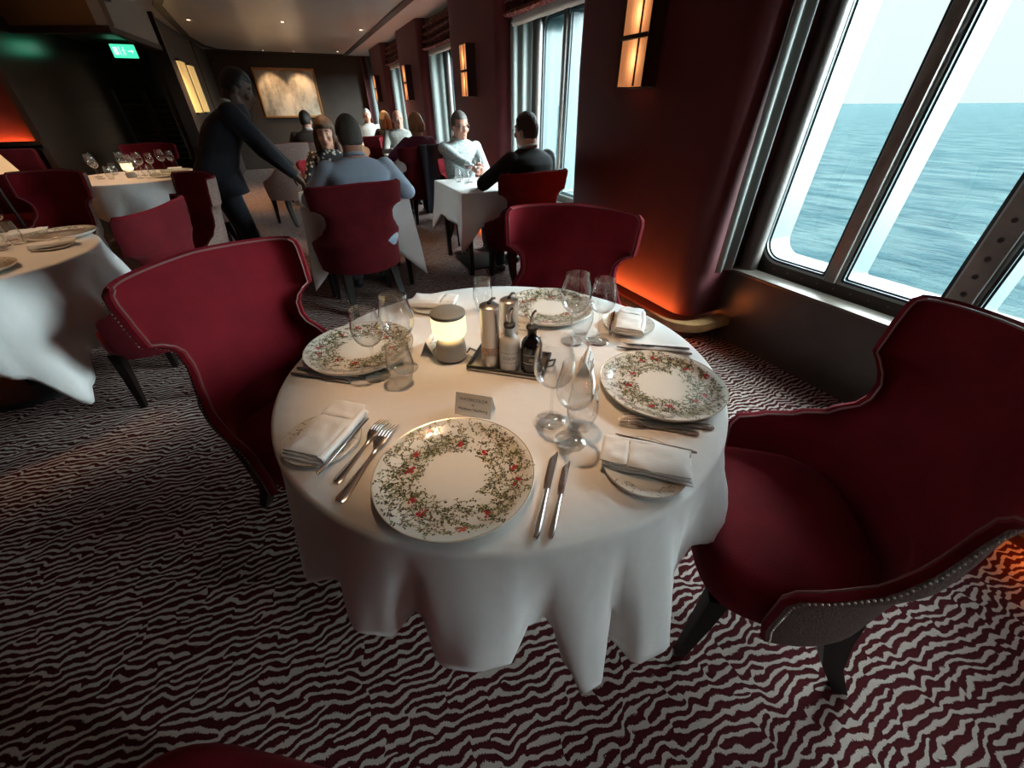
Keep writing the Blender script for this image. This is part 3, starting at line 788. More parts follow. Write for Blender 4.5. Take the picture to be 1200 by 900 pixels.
def guest_table(cx, cy, hx, hy, lab, side=.47, corner=.30, seed=0):
    table(cx, cy, 'square dark table ' + lab, SQ, (hx, hy))
    rect_cloth(cx, cy, hx, hy, side, corner, 'white square cloth ' + lab, seed)
guest_table(1.61, 3.97, .42, .42, 'between the man in the patterned shirt and the man in the suit', .46, .26, 1)
guest_table(.32, 3.93, .41, .36, 'between the man in the blue shirt and the woman', .34, .12, 2)
guest_table(1.60, 7.02, .36, .42, 'between the woman in purple and the man in glasses', .42, .25, 3)
guest_table(1.55, 9.75, .36, .42, 'in front of the white haired man at the far end', .42, .25, 4)
guest_table(.05, 8.75, .42, .42, 'in front of the man in the brown jacket', .42, .25, 5)
# dark floor plate in the aisle beside the suited man's chair
tag(MB().box((1.55, 3.98, .008), (.50, .50, .016), bev=.003).build('floor_plate', M_black), 'dark square plate on the carpet under the window table', 'floor plate')
# ---------------------------------------------------------------- tableware
TZ = .7535
M_china = mat('ivory_china', (.76, .74, .68), .12, spec=.6, coat=.4)
M_rim = mat('gilt_rim', (.70, .62, .48), .25, metal=.35)
M_twig = mat('twig_print', (.115, .085, .05), .3); M_leafg = mat('leaf_print', (.12, .17, .06), .3); M_leafd = mat('dark_leaf_print', (.05, .055, .03), .3)
M_berry = mat('berry_print', (.42, .02, .035), .3); M_ylw = mat('straw_print', (.42, .36, .18), .3)
M_steel = mat('polished_steel', (.62, .58, .55), .18, metal=1.0)
M_steelb = mat('brushed_steel', (.50, .47, .44), .32, metal=1.0)
M_glass = glass_mat('clear_glass', (.988, .992, .992), .55, 1.3)
M_linen = mat('white_napkin_linen', (.78, .77, .75), .8, bump=(500, .2))
M_card = mat('white_card', (.78, .77, .74), .6)
M_ink = mat('grey_ink', (.12, .11, .10), .7)
M_lampg = mat('matte_warm_white_metal', (.46, .43, .39), .5)
M_lampt = mat('matte_grey_cap', (.24, .24, .22), .45)
M_glow = mat('glowing_lamp_shade', (1, .8, .5), .5, emit=((1, .76, .36), .42))
M_porc = mat('white_ceramic_bottle', (.66, .64, .60), .2, spec=.6)
M_blackg = mat('black_glass_bottle', (.006, .005, .006), .12, spec=.6)
M_rubber = mat('black_rubber', (.012, .011, .010), .5)
M_wine_r = mat('red_wine', (.12, .004, .01), .05)

def plate_print(q, R, inner, outer, zf, seed, ntwig, nleaf, nberry):
    """botanical print: thin twigs, leaves and berry clusters lying on the glaze"""
    rnd = random.Random(seed)
    def P(x, y, h=.0004): return (x, y, zf(math.hypot(x, y))+h)
    def stroke(pts, wd, mi):
        vs = []; fs = []
        for i, (x, y) in enumerate(pts):
            x2, y2 = pts[min(i+1, len(pts)-1)]; x1, y1 = pts[max(0, i-1)]
            dx, dy = x2-x1, y2-y1; L = math.hypot(dx, dy) or 1; nx, ny = -dy/L*wd, dx/L*wd
            k = 1-.5*i/len(pts)
            vs += [P(x+nx*k, y+ny*k), P(x-nx*k, y-ny*k)]
        for i in range(len(pts)-1): fs.append((2*i, 2*i+1, 2*i+3, 2*i+2))
        q.add(vs, fs, mi)
    def leaf(x, y, a, L, wd, mi):
        c, s_ = cos(a), sin(a)
        pts = [(0, 0), (.35, .5), (.7, .4), (1, 0), (.7, -.4), (.35, -.5)]
        vs = [P(x+c*u*L-s_*v_*wd, y+s_*u*L+c*v_*wd, .0006) for u, v_ in pts]; q.add(vs, [(0, 1, 2, 3, 4, 5)], mi)
    for i in range(ntwig):
        a = rnd.uniform(0, 2*pi); r = R*(inner+(outer-inner)*rnd.random()**.9)
        x, y = r*cos(a), r*sin(a); d = a+pi/2*rnd.choice((1, -1))+rnd.uniform(-1.1, 1.1)
        pts = [(x, y)]; cur = rnd.uniform(-.5, .5); mi = rnd.choice((2, 2, 2, 4, 3))
        for k in range(rnd.randint(4, 8)):
            d += cur+rnd.uniform(-.35, .35); st = R*.035
            nx, ny = pts[-1][0]+st*cos(d), pts[-1][1]+st*sin(d)
            rr = math.hypot(nx, ny)
            if rr > R*(outer+.05) or rr < R*(inner-.05): break
            pts.append((nx, ny))
        if len(pts) < 2: continue
        stroke(pts, R*.0042, mi)
        for k in range(1, len(pts)):
            for s_ in (1, -1):
                if rnd.random() < .62:
                    L = R*rnd.uniform(.018, .045); a2 = d+s_*rnd.uniform(.5, 1.3)
                    leaf(pts[k][0], pts[k][1], a2, L, L*.55, rnd.choice((2, 3, 4, 4, 2, 6)))
    for i in range(nleaf):
        a = rnd.uniform(0, 2*pi); r = R*(inner+(outer-inner)*rnd.random()); L = R*rnd.uniform(.014, .05)
        leaf(r*cos(a), r*sin(a), rnd.uniform(0, 6.3), L, L*.6, rnd.choice((3, 3, 4, 4, 2)))
    for i in range(nberry):
        a = 2*pi*(i+rnd.uniform(-.3, .3))/nberry; r = R*(inner+.06+(outer-inner-.10)*rnd.random())
        for k in range(7):
            x, y = r*cos(a)+rnd.gauss(0, R*.028), r*sin(a)+rnd.gauss(0, R*.020); b = R*rnd.uniform(.012, .024)
            q.add([P(x+b*cos(t*pi/4), y+b*sin(t*pi/4), .0008) for t in range(8)], [tuple(range(8))], 5)
        for k in range(5):
            leaf(r*cos(a)+rnd.gauss(0, R*.03), r*sin(a)+rnd.gauss(0, R*.03), rnd.uniform(0, 6.3), R*.06, R*.04, rnd.choice((3, 4)))
PM = [M_china, M_rim, M_twig, M_leafg, M_leafd, M_berry, M_ylw]
def charger_z(r):
    R = .16
    return .0125 + .0125*sm(.70*R, R*.985, r)
def lathe_open(q, prof, n=48, mi=0, M=None):
    vs = []; fs = []; k = len(prof)
    for i in range(n):
        a = 2*pi*i/n; vs += [(r*cos(a), r*sin(a), z) for r, z in prof]
    for i in range(n):
        j = (i+1) % n
        for p in range(k-1): fs.append((i*k+p, j*k+p, j*k+p+1, i*k+p+1))
    q.add(vs, fs, mi, M)
def make_plate(R, zf, seed, args):
    q = MB()
    lathe_open(q, [(.0005, .0012), (R*.60, .0012), (R*.62, 0), (R*.66, 0), (R*.76, .0015), (R*.90, zf(R)*.30), (R*.965, zf(R)*.62), (R*.99, zf(R)-.0045), (R, zf(R)-.0008)], 96)
    lathe_open(q, [(R, zf(R)-.0008), (R*1.001, zf(R)+.0002), (R*.996, zf(R)+.0009), (R*.985, zf(R*.985)+.0002)], 96, 1)
    lathe_open(q, [(R*t, zf(R*t)) for t in (.985, .95, .9, .85, .8, .75, .7, .6, .4, .2, .003)], 96)
    plate_print(q, R, *args[:2], zf, seed, *args[2:])
    me = q.mesh('floral_plate', PM, 50); return me
me_charger = make_plate(.16, charger_z, 11, (.44, .93, 330, 260, 11))
def bread_z(r): return .006 + .006*sm(.055, .084, r)
me_bread = make_plate(.085, bread_z, 5, (.66, .93, 26, 22, 0))
def put(name, me, x, y, z, rz, label, cat, group, sc=1.0):
    o = bpy.data.objects.new(name, me); COL.objects.link(o); o.location = (x, y, z); o.rotation_euler = (0, 0, rz); o.scale = (sc,)*3
    return tag(o, label, cat, group)
GP = 'large floral plates on the round table'
put('dinner_plate', me_charger, .123, .538, TZ, .4, 'large floral plate nearest the camera, between the forks and the two knives', 'plate', GP)
put('dinner_plate', me_charger, .713, .598, TZ, 2.0, 'large floral plate on the right of the round table, by the window side chair', 'plate', GP)
put('dinner_plate', me_charger, .022, 1.141, TZ, 3.7, 'large floral plate on the left of the round table, behind two wine glasses', 'plate', GP)
put('dinner_plate', me_charger, .690, 1.150, TZ, 5.1, 'large floral plate at the back of the round table, behind the bottles', 'plate', GP)
GB = 'small bread plates on the round table'
for x, y, rz, lab in ((-.112, .768, .3, 'small plate under the folded napkin at the front left of the table'), (.485, .395, 1.5, 'small plate under the folded napkin at the front right of the table'),
        (.872, .928, 2.9, 'small plate under the napkin by the wine pillar'), (.318, 1.375, 4.0, 'small plate under the napkin at the far edge, behind the lamp')):
    put('bread_plate', me_bread, x, y, TZ, rz, lab, 'plate', GB)

def napkin(x, y, z, rz, L, W, label, flip=1, group='folded napkins on the round table', droop=0.0):
    """folded linen: a flat bundle with rounded folded edge, layers showing, loose top flap"""
    q = MB()
    nx, ny = 18, 10
    def sheet(z0, th, x0, x1, wsc, seed):
        top = []; bot = []
        for i in range(nx+1):
            u = i/nx; xx = x0+(x1-x0)*u; rt = []; rb = []
            for j in range(ny+1):
                v_ = j/ny*2-1
                wob = .003*noise.noise(Vector((xx*22, v_*1.6, seed)))+.0022*noise.noise(Vector((xx*45, v_*4, seed+4)))
                e_ = (1-abs(v_)**6)*(1-.6*abs(2*u-1)**10)
                zz = -droop*sm(.3, 1.0, abs(xx)/L*2)
                yy = v_*W/2*wsc*(1+.03*sin(u*5+seed))
                rt.append((xx, yy, z0+th*(.35+.65*e_)+wob+zz)); rb.append((xx, yy*.99, z0+wob*.3+zz))
            top.append(rt); bot.append(rb)
        ring = []
        q.grid(top); q.grid(bot)
        q.grid([[r[0] for r in top], [r[0] for r in bot]]); q.grid([[r[-1] for r in top], [r[-1] for r in bot]])
        q.grid([top[0], bot[0]]); q.grid([top[-1], bot[-1]])
    sheet(0, .008, -L/2, L/2, 1.0, 1.3+x); sheet(.0078, .008, -L/2+.004, L/2-.002, .97, 2.1+y); sheet(.0155, .007, -L/2+.008, L/2*(.42), .95, 3.3+x)
    sheet(.0155, .007, L/2*.46, L/2+.006, .93, 4.7+y)
    q.tube([(-L/2+.004, -W/2+.006, .0105), (0, -W/2+.003, .011), (L/2-.01, -W/2+.006, .0105)], .0095, 10)
    o = q.build('napkin', M_linen, None, (x, y, z), rz, 70); return tag(o, label, 'napkin', group)
napkin(-.098, .775, TZ+.0128, radians(50), .178, .098, 'white folded napkin on the small plate at the front left of the table')
napkin(.492, .398, TZ+.0128, radians(-43)+pi, .176, .082, 'white folded napkin on the small plate at the front right of the table')
napkin(.868, .918, TZ+.0128, radians(47), .170, .088, 'white folded napkin on the small plate by the wine pillar')
napkin(.318, 1.378, TZ+.0128, radians(-31), .165, .095, 'white folded napkin at the far edge of the table, behind the lamp')

def make_fork(L=.2):
    q = MB(); zc = lambda x: .002+.010*sm(.55*L, .78*L, x)*(1-sm(.82*L, L, x)*.75)
    rows = []
    for i in range(19):
        x = L*.70*i/18; w_ = .0095*(1-.62*sm(.0, .5*L, x)) + .0008
        if i == 0: w_ *= .7
        if x > .60*L: w_ = .0042+.0075*sm(.60*L, .70*L, x)
        rows.append([(x, -w_, zc(x)), (x, -w_*.5, zc(x)+.0018), (x, w_*.5, zc(x)+.0018), (x, w_, zc(x)), (x, w_*.5, zc(x)-.0012), (x, -w_*.5, zc(x)-.0012)])
    for x in (.72*L, .76*L): rows.append([(x, a*.0118, zc(x)+b) for a, b in ((-1, 0), (-.5, .0015), (.5, .0015), (1, 0), (.5, -.001), (-.5, -.001))])
    q.loft(rows)
    for k in range(4):
        y = -.0100+.00667*k
        q.tube([(x, y, zc(x)) for x in [L*(.75+.25*t/6) for t in range(7)]], [.0021]*5+[.0018, .0009], 6, flat=.7)
    return q.mesh('fork', M_steel, 60)
def make_knife(L=.22):
    q = MB(); rows = []
    for i in range(15):
        x = L*.52*i/14; w_ = .0068*(1-.35*sm(.1*L, .5*L, x)); w_ *= (.6, .9, 1)[min(i, 2)]
        rows.append([(x, w_*cos(a), .004+.0036*sin(a)*(1-.3*sm(.2*L, .5*L, x))) for a in [2*pi*k/8 for k in range(8)]])
    q.loft(rows); rows = []
    for i in range(15):
        x = L*(.515+.485*i/14); t = i/14
        w1 = .0095*(.75+.25*sm(0, .25, t)); w0 = -.0062
        if t > .72: w1 -= (.0095+.0045)*(sm(.72, 1.02, t)**1.5)
        rows.append([(x, w0, .0034), (x, w0*.5, .0046), (x, w1*.7, .0042), (x, w1, .0034), (x, w1*.7, .0026), (x, w0*.5, .0022)])
    q.loft(rows); return q.mesh('table_knife', M_steel, 50)
me_fork, me_knife = make_fork(), make_knife()
def cutlery(kind, x1, y1, x0, y0, z, label, cat, group, sc=None):
    me = me_fork if kind == 'fork' else me_knife; L = .2 if kind == 'fork' else .22
    d = math.hypot(x1-x0, y1-y0)
    return put(kind if kind != 'knife' else 'table_knife', me, x0, y0, z, atan2(y1-y0, x1-x0), label, cat, group, (sc or d)/L)
CG = 'cutlery on the round table'
for kind, x1, y1, x0, y0, lab in (
    ('fork', .027, .781, -.098, .629, 'shorter fork left of the front plate, nearer the napkin'), ('fork', .043, .755, -.097, .577, 'longer fork right beside the front plate'),
    ('knife', .343, .513, .203, .345, 'longer knife right beside the front plate'), ('knife', .352, .478, .228, .335, 'shorter knife right of the front plate, farther from it'),
    ('fork', .551, .546, .716, .424, 'fork touching the shadow of the right hand plate'), ('fork', .526, .535, .667, .422, 'fork between the right hand plate and its napkin'),
    ('knife', .776, .834, .936, .716, 'dark knife beyond the right hand plate, farther one'), ('knife', .743, .822, .919, .690, 'dark knife right beside the far rim of the right hand plate'),
    ('knife', .003, .995, -.158, 1.122, 'knife right below the left hand plate'), ('knife', -.025, .980, -.174, 1.100, 'knife below the left hand plate, nearer the camera')):
    cutlery(kind, x1, y1, x0, y0, TZ, lab, 'fork' if kind == 'fork' else 'knife', CG)
for x1, y1, x0, y0, lab in ((-.010, .790, -.128, .655, 'butter knife on the small plate along the front left napkin'), (.484, .492, .604, .372, 'butter knife on the small plate along the front right napkin'), (.880, 1.020, .768, .895, 'butter knife on the small plate beside the napkin by the pillar')):
    cutlery('knife', x1, y1, x0, y0, TZ+.012, lab, 'knife', CG)

# glasses: closed thin walled lathes
def stem_glass(H, rb, rr, bowl, foot=.036):
    """H height, rb widest bowl radius, rr rim radius, bowl height of the bowl"""
    zb = H-bowl; t = .0011
    out = [(0, .0), (foot*.98, 0), (foot, .0012), (foot*.97, .0026), (foot*.5, .0045), (.008, .009), (.0048, .018), (.0036, .03), (.0034, zb-.02), (.0045, zb-.008), (.010, zb-.001)]
    prof = []
    for i in range(1, 19):
        u = i/18; a = u*pi*.5
        if u < .45: r = rb*sin(min(1, u/.45)*pi/2)**.8
        else: r = rb+(rr-rb)*sm(.45, 1.0, u)
        prof.append((max(r, .011), zb+bowl*(u if u > .45 else .45*(1-cos(u/.45*pi/2))**1.0)))
    inn = [(max(r-t, 0), z+.0012) for r, z in prof[::-1]]
    inn[0] = (prof[-1][0]-t*.9, prof[-1][1])
    q = MB(); lathe_open(q, [(max(r, .0002), z) for r, z in out+prof+inn]+[(.0002, zb+.003)], 40)
    return q.mesh('wine_glass', M_glass, 60)
def tumbler(H=.118, rb=.024, rm=.036, rr=.030):
    t = .0013; prof = []
    for i in range(15):
        u = i/14; r = rb+(rm-rb)*sm(0, .45, u) if u < .45 else rm+(rr-rm)*sm(.45, 1, u); prof.append((r, .002+(H-.002)*u))
    q = MB(); lathe_open(q, [(.0002, 0), (rb*.9, 0)]+prof+[(r-t, max(z, .008)) for r, z in prof[::-1]]+[(.0002, .007)], 40)
    return q.mesh('tumbler', M_glass, 60)
me_big, me_small, me_tum = stem_glass(.222, .046, .0345, .118), stem_glass(.204, .040, .031, .104), tumbler()
GG = 'glasses on the round table'
for me, nm, x, y, lab in ((me_big, 'wine_glass', .387, .612, 'larger wine glass in the front group, nearer the black bottle'), (me_small, 'wine_glass', .390, .530, 'smaller wine glass in the front group, nearest the knives'),
    (me_tum, 'tumbler', .437, .560, 'stemless water glass in the front group, behind the smaller wine glass'),
    (me_big, 'wine_glass', .640, .918, 'larger wine glass in the group near the back plate'), (me_small, 'wine_glass', .715, .885, 'smaller wine glass near the napkin by the pillar'),
    (me_tum, 'tumbler', .690, .945, 'stemless water glass between the two wine glasses near the back plate'),
    (me_small, 'wine_glass', .045, .985, 'smaller wine glass in front of the left hand plate'), (me_big, 'wine_glass', .125, .992, 'larger wine glass in front of the left hand plate, nearer the lamp'),
    (me_tum, 'tumbler', .103, .922, 'stemless water glass in front of the two left hand wine glasses'),
    (me_tum, 'tumbler', .474, 1.262, 'stemless water glass behind the steel mills at the far side')):
    put(nm, me, x, y, TZ, 0, lab, 'glass', GG)

# tent cards with a printed name
def card(x, y, rz, label, text=True):
    t = thing('tent_card', label, 'place card', (x, y, TZ), rz, 'tent cards on the round table')
    q = MB(); W, D, Hh = .046, .022, .052
    for s_ in (1, -1):
        q.loft([[(-W, s_*D, 0), (W, s_*D, 0), (W, s_*(D-.0008), 0), (-W, s_*(D-.0008), 0)], [(-W, s_*.0006, Hh), (W, s_*.0006, Hh), (W, -s_*.0002, Hh), (-W, -s_*.0002, Hh)]])
    cd_ = q.build('card', M_card, t, smooth=0)
    tilt = atan2(D, Hh)
    for s_ in (1, -1):
        for tx, sz, h in (('WATERCOLOR', .0105, .038), ('by', .0085, .027), ('Matthew Nachberg', .0095, .016)):
            yy = s_*(D*(1-h/Hh)+.0007)
            M = Matrix.Translation((0, -yy, h)) @ Matrix.Rotation(0 if s_ > 0 else pi, 4, 'Z') @ Matrix.Rotation(pi/2-tilt, 4, 'X')
            textmesh(tx, sz, 'printed_line', M_ink, cd_, M)
card(.236, .722, radians(-40), 'white tent card right behind the front plate')
card(.225, 1.062, radians(54), 'white tent card leaning light beside the glowing lamp')
card(.590, .765, radians(49), 'white tent card behind the front glasses, seen edge on')
card(.520, 1.050, radians(-42), 'tent card between the two bottles and the back plate')

# small lit lamp
def table_lamp(x, y, z, label, power):
    t = thing('table_lamp', label, 'lamp', (x, y, z), 0, 'small cordless table lamps')
    MB().lathe([(0, 0), (.043, 0), (.0435, .004), (0, .004)], 40).build('foot_ring', M_bronze, t)
    MB().lathe([(0, .004), (.0445, .004), (.045, .008), (.043, .045), (.040, .055), (.034, .060), (0, .061)], 48).build('base', M_lampg, t)
    MB().lathe([(.004, .060), (.004, .072)], 12).build('stem', M_lampg, t)
    q = MB(); q.lathe([(0, .070), (.036, .070), (.044, .074), (.0485, .084), (.0495, .100), (.0495, .136), (.0485, .1365), (0, .1365)], 48); q.build('shade', M_glow, t)
    q = MB(); q.lathe([(0, .1366), (.0497, .1366), (.0505, .139), (.049, .146), (.044, .149), (0, .1495)], 48); q.build('cap', M_lampt, t)
    if power:
        l = bpy.data.lights.new('bulb', 'POINT'); l.energy = power; l.color = (1, .42, .14); l.shadow_soft_size = .006
        o = bpy.data.objects.new('bulb', l); COL.objects.link(o); o.parent = t; o.location = (0, 0, .066)
    return t
table_lamp(.266, .997, TZ, 'glowing mushroom shaped lamp in the middle of the front round table', .5)
table_lamp(-2.02, 3.02, TZ, 'glowing small lamp on the left table, hidden at the picture edge', 1.6)
table_lamp(-1.70, 6.08, TZ, 'glowing small lamp among the glasses on the farther left table', 1.0)

# tray with mills and bottles
tr = thing('condiment_tray', 'dark rectangular tray under the mills and bottles', 'tray', (.408, .888, TZ), radians(-40))
q = MB(); q.box((0, 0, .004), (.225, .135, .006), bev=.002)
q.build('base', M_steelb, tr)
q = MB(); P = [(-.108, -.063), (.108, -.063), (.108, .063), (-.108, .063)]
for i in range(4): q.tube([(*P[i], .011), (*P[(i+1) % 4], .011)], .004, 8)
for p in P: q.ball((*p, .011), .0045, 8)
q.build('rail', M_rubber, tr)
for s_ in (-1, 1):
    q = MB(); q.tube([(s_*.112, -.02, .012), (s_*.130, -.016, .020), (s_*.130, .016, .020), (s_*.112, .02, .012)], .004, 8); q.build('handle', M_steel, tr)
def mill(x, y, label, H=.168):
    t = thing('spice_mill', label, 'spice mill', (x, y, TZ+.0075), .3, 'steel mills on the tray')
    r = .0255
    MB().lathe([(0, 0), (r, 0), (r, .042), (r*.96, .044), (0, .044)], 36).build('lower_body', M_steelb, t)
    MB().lathe([(0, .044), (r*.99, .044), (r*.99, .068), (0, .068)], 36).build('window_band', mat('peppercorn_window', (.42, .27, .20), .25, var=(120, .3)), t)
    MB().lathe([(0, .068), (r, .068), (r, H-.012), (r*1.03, H-.010), (r*1.03, H-.004), (r*.8, H), (0, H+.001)], 36).build('upper_body', M_steelb, t)
    q = MB(); q.lathe([(.006, H), (.005, H+.006), (.0, H+.007)], 12); q.tube([(0, 0, H+.006), (.012, 0, H+.012), (.022, .002, H+.009)], [.003, .0035, .003], 8); q.build('lever', M_rubber, t)
    return t
mill(.350, .890, 'steel spice mill at the left front of the tray, beside the lamp', .188); mill(.432, .942, 'steel spice mill at the back of the tray, behind the white bottle')
def bottle(x, y, m, label, white):
    t = thing('oil_bottle', label, 'bottle', (x, y, TZ+.0075), radians(-25), 'oil and vinegar bottles on the tray')
    body = MB().lathe([(0, 0), (.026, 0), (.029, .003), (.0295, .008), (.0295, .078), (.028, .088), (.023, .098), (.015, .106), (.0125, .110), (.0125, .130), (0, .130)], 40).build('body', m, t)
    MB().lathe([(0, .128), (.014, .128), (.016, .131), (.016, .137), (.010, .141), (0, .141)], 24).build('stopper', M_rubber, t)
    q = MB(); q.tube([(0, 0, .138), (0, 0, .160), (.001, 0, .170), (.006, 0, .178), (.010, 0, .180)], [.0048, .0045, .0042, .004, .0036], 12); q.tube([(-.004, 0, .139), (-.007, .0, .165)], .002, 8); q.build('pourer', M_steel, t)
    ink = M_ink if white else mat('silver_print', (.35, .33, .30), .4, metal=.6)
    q = MB()
    for z in ((.030, .060) if white else (.036, .062)):
        n = 16; rows = []
        for i in range(n+1):
            a = -pi/2-.95+1.9*i/n; rows.append((.0298*cos(a), .0298*sin(a)))
        q.grid([[(x_, y_, z+d) for x_, y_ in rows] for d in (0, .0012)])
    if not white: q.ball((0, -.0285, .049), (.009, .002, .006), 12)
    q.build('label_lines', ink, body, smooth=0)
    if white:
        me_t = textmesh('COOK', .0125, 'label_text', ink, body, Matrix.Translation((-.001, -.0, .045)) @ Matrix.Rotation(pi/2, 4, 'X'))
        for v in me_t.data.vertices:          # wrap the lettering round the bottle
            a = v.co.x/.0298; d = .0299+.0002
            v.co = Vector((d*sin(a), v.co.y, d*cos(a)))
    return t
bottle(.393, .856, M_porc, 'white ceramic oil bottle with a steel pourer', True)
bottle(.441, .818, M_blackg, 'black glass bottle with a steel pourer', False)

# ---------------------------------------------------------------- the left table and the farther left table
GL = 'things laid on the left table'
put('dinner_plate', me_charger, -1.38, 3.30, TZ, .2, 'floral plate on the left table, farther one near its aisle edge', 'plate', GL)
put('dinner_plate', me_charger, -1.50, 2.66, TZ, 1.2, 'floral plate on the left table cut by the picture edge', 'plate', GL)
put('bread_plate', me_bread, -1.33, 3.02, TZ, .2, 'small plate with a long napkin on the left table', 'plate', GL)
napkin(-1.33, 3.02, TZ+.0125, radians(20), .19, .075, 'folded napkin on the small plate of the left table', group=GL)
napkin(-1.60, 3.47, TZ+.001, radians(10), .17, .10, 'folded napkin behind the farther plate of the left table', group=GL)
for me, nm, x, y, lab in ((me_big, 'wine_glass', -1.62, 3.32, 'wine glass on the left table, rightmost and fully in view'), (me_small, 'wine_glass', -1.60, 3.18, 'wine glass on the left table cut by the picture edge'), (me_tum, 'tumbler', -1.54, 3.20, 'stemless glass at the foot of the wine glasses on the left table'), (me_tum, 'tumbler', -1.56, 3.08, 'stemless glass on the left table cut by the picture edge')):
    put(nm, me, x, y, TZ, 0, lab, 'glass', GL)
cutlery('fork', -1.44, 2.52, -1.62, 2.44, TZ, 'fork at the near edge of the left table', 'fork', GL)
GT = 'glasses crowded on the farther left table'
k = 0
for x, y, me, nm in ((-2.05, 6.30, me_big, 'wine_glass'), (-1.98, 6.12, me_small, 'wine_glass'), (-1.93, 6.42, me_tum, 'tumbler'), (-1.86, 6.02, me_tum, 'tumbler'), (-1.80, 6.36, me_big, 'wine_glass'), (-1.72, 6.28, me_small, 'wine_glass'),
        (-1.62, 6.22, me_big, 'wine_glass'), (-1.55, 6.36, me_small, 'wine_glass'), (-1.52, 6.12, me_tum, 'tumbler'), (-1.60, 5.96, me_small, 'wine_glass'), (-1.48, 6.55, me_big, 'wine_glass'), (-1.40, 6.60, me_small, 'wine_glass'), (-1.52, 5.92, me_tum, 'tumbler')):
    put(nm, me, x, y, TZ, 0, 'glass in the crowd on the farther left table' if nm == 'tumbler' else 'wine glass in the crowd on the farther left table', 'glass', GT + (' (tumblers)' if nm == 'tumbler' else ''))
put('dinner_plate', me_charger, -1.36, 6.0, TZ, .2, 'plate on the farther left table, nearer the camera', 'plate', 'plates on the farther left table')
put('dinner_plate', me_charger, -1.34, 6.36, TZ, .9, 'plate on the farther left table, by the aisle and the napkin', 'plate', 'plates on the farther left table')
napkin(-1.42, 6.68, TZ+.001, .4, .14, .09, 'napkin standing folded on the farther left table', group='napkins on the farther left table')
# lamp on the banquette side
tl = thing('shaded_lamp', 'tan lampshade at the far left edge over the dark bench', 'lamp', (-2.55, 5.55, 0))
M_tan = mat('tan_lamp_shade', (.55, .36, .20), .7, emit=((1, .55, .25), .12))
MB().lathe([(.13, 1.08), (.20, .90), (.198, .90), (.128, 1.08)], 32).build('shade', M_tan, tl)
MB().lathe([(0, 0), (.11, 0), (.11, .02), (.015, .04), (.015, .95), (0, .95)], 24).build('base', M_bronze, tl)
# dark bench under the red bay wall
bt = thing('banquette', 'dark red upholstered bench below the glowing red wall', 'bench', (-3.9, 6.25, 0))
MB().box((0, 0, .24), (2.8, .5, .40), bev=.03).build('seat', M_velvet2, bt); MB().box((0, .22, .72), (2.8, .10, .62), bev=.03).build('backrest', M_velvet2, bt)

# guest tables: glasses, cutlery, candle
GW = 'things on the window guest table'
wg = put('wine_glass', me_small, 1.57, 4.12, TZ, 0, 'wine glass in the hand of the man in the patterned shirt', 'glass', GW)
put('wine_glass', me_small, 1.46, 4.10, TZ, 0, 'wine glass with red wine on the window guest table', 'glass', GW)
put('tumbler', me_tum, 1.36, 4.14, TZ, 0, 'water tumbler on the window guest table, nearest the aisle', 'glass', GW)
put('tumbler', me_tum, 1.40, 4.02, TZ, 0, 'water tumbler on the window guest table, beside the red wine', 'glass', GW)
tag(MB().lathe([(0, .118), (.030, .118), (.037, .132), (.036, .150), (0, .150)], 24).build('wine', M_wine_r, None, (1.46, 4.10, TZ)), 'red wine filling the glass on the window guest table', 'wine')
cutlery('fork', 1.40, 3.70, 1.30, 3.60, TZ, 'fork lying on the window guest table', 'fork', GW, .19)
cutlery('knife', 1.66, 4.30, 1.78, 4.22, TZ, 'knife lying near the wall side of the window guest table', 'knife', GW, .20)
cd = thing('candle_holder', 'small glowing candle on the window guest table, by the wall', 'candle', (1.90, 4.30, TZ))
MB().lathe([(0, 0), (.030, 0), (.034, .01), (.034, .075), (.031, .075), (.031, .012), (0, .012)], 28).build('cup', mat('frosted_lit_glass', (.9, .7, .5), .4, emit=((1, .55, .25), 1.6)), cd)
MB().lathe([(0, .012), (.022, .012), (.022, .04), (.004, .045), (.0, .062)], 20).build('flame', mat('flame', (1, .7, .3), .5, emit=((1, .7, .35), 12)), cd)
GX = 'things on the farther guest tables'
M_bott = mat('white_bottle_plastic', (.7, .68, .62), .3)
def mini(x, y, lab, m):
    tag(MB().lathe([(0, 0), (.024, 0), (.026, .005), (.026, .10), (.012, .13), (.010, .16), (0, .162)], 24).build('cruet', m, None, (x, y, TZ)), lab, 'bottle', GX)
mini(1.40, 6.82, 'pale cruet bottle on the table of the woman in purple, nearer the aisle', M_bott); mini(1.52, 6.95, 'steel mill on the table of the woman in purple, beside the pale bottle', M_steelb)
put('tumbler', me_tum, 1.46, 6.75, TZ, 0, 'tumbler on the table of the woman in purple, in front of the bottles', 'glass', GX)
put('wine_glass', me_small, 1.60, 6.80, TZ, 0, 'wine glass on the table of the woman in purple', 'glass', GX)
put('tumbler', me_tum, .10, 4.05, TZ, 0, 'tumbler by the waiter hand on the table of the man in blue', 'glass', GX)
put('wine_glass', me_small, .50, 4.02, TZ, 0, 'wine glass on the table of the man in blue, right of him', 'glass', GX)
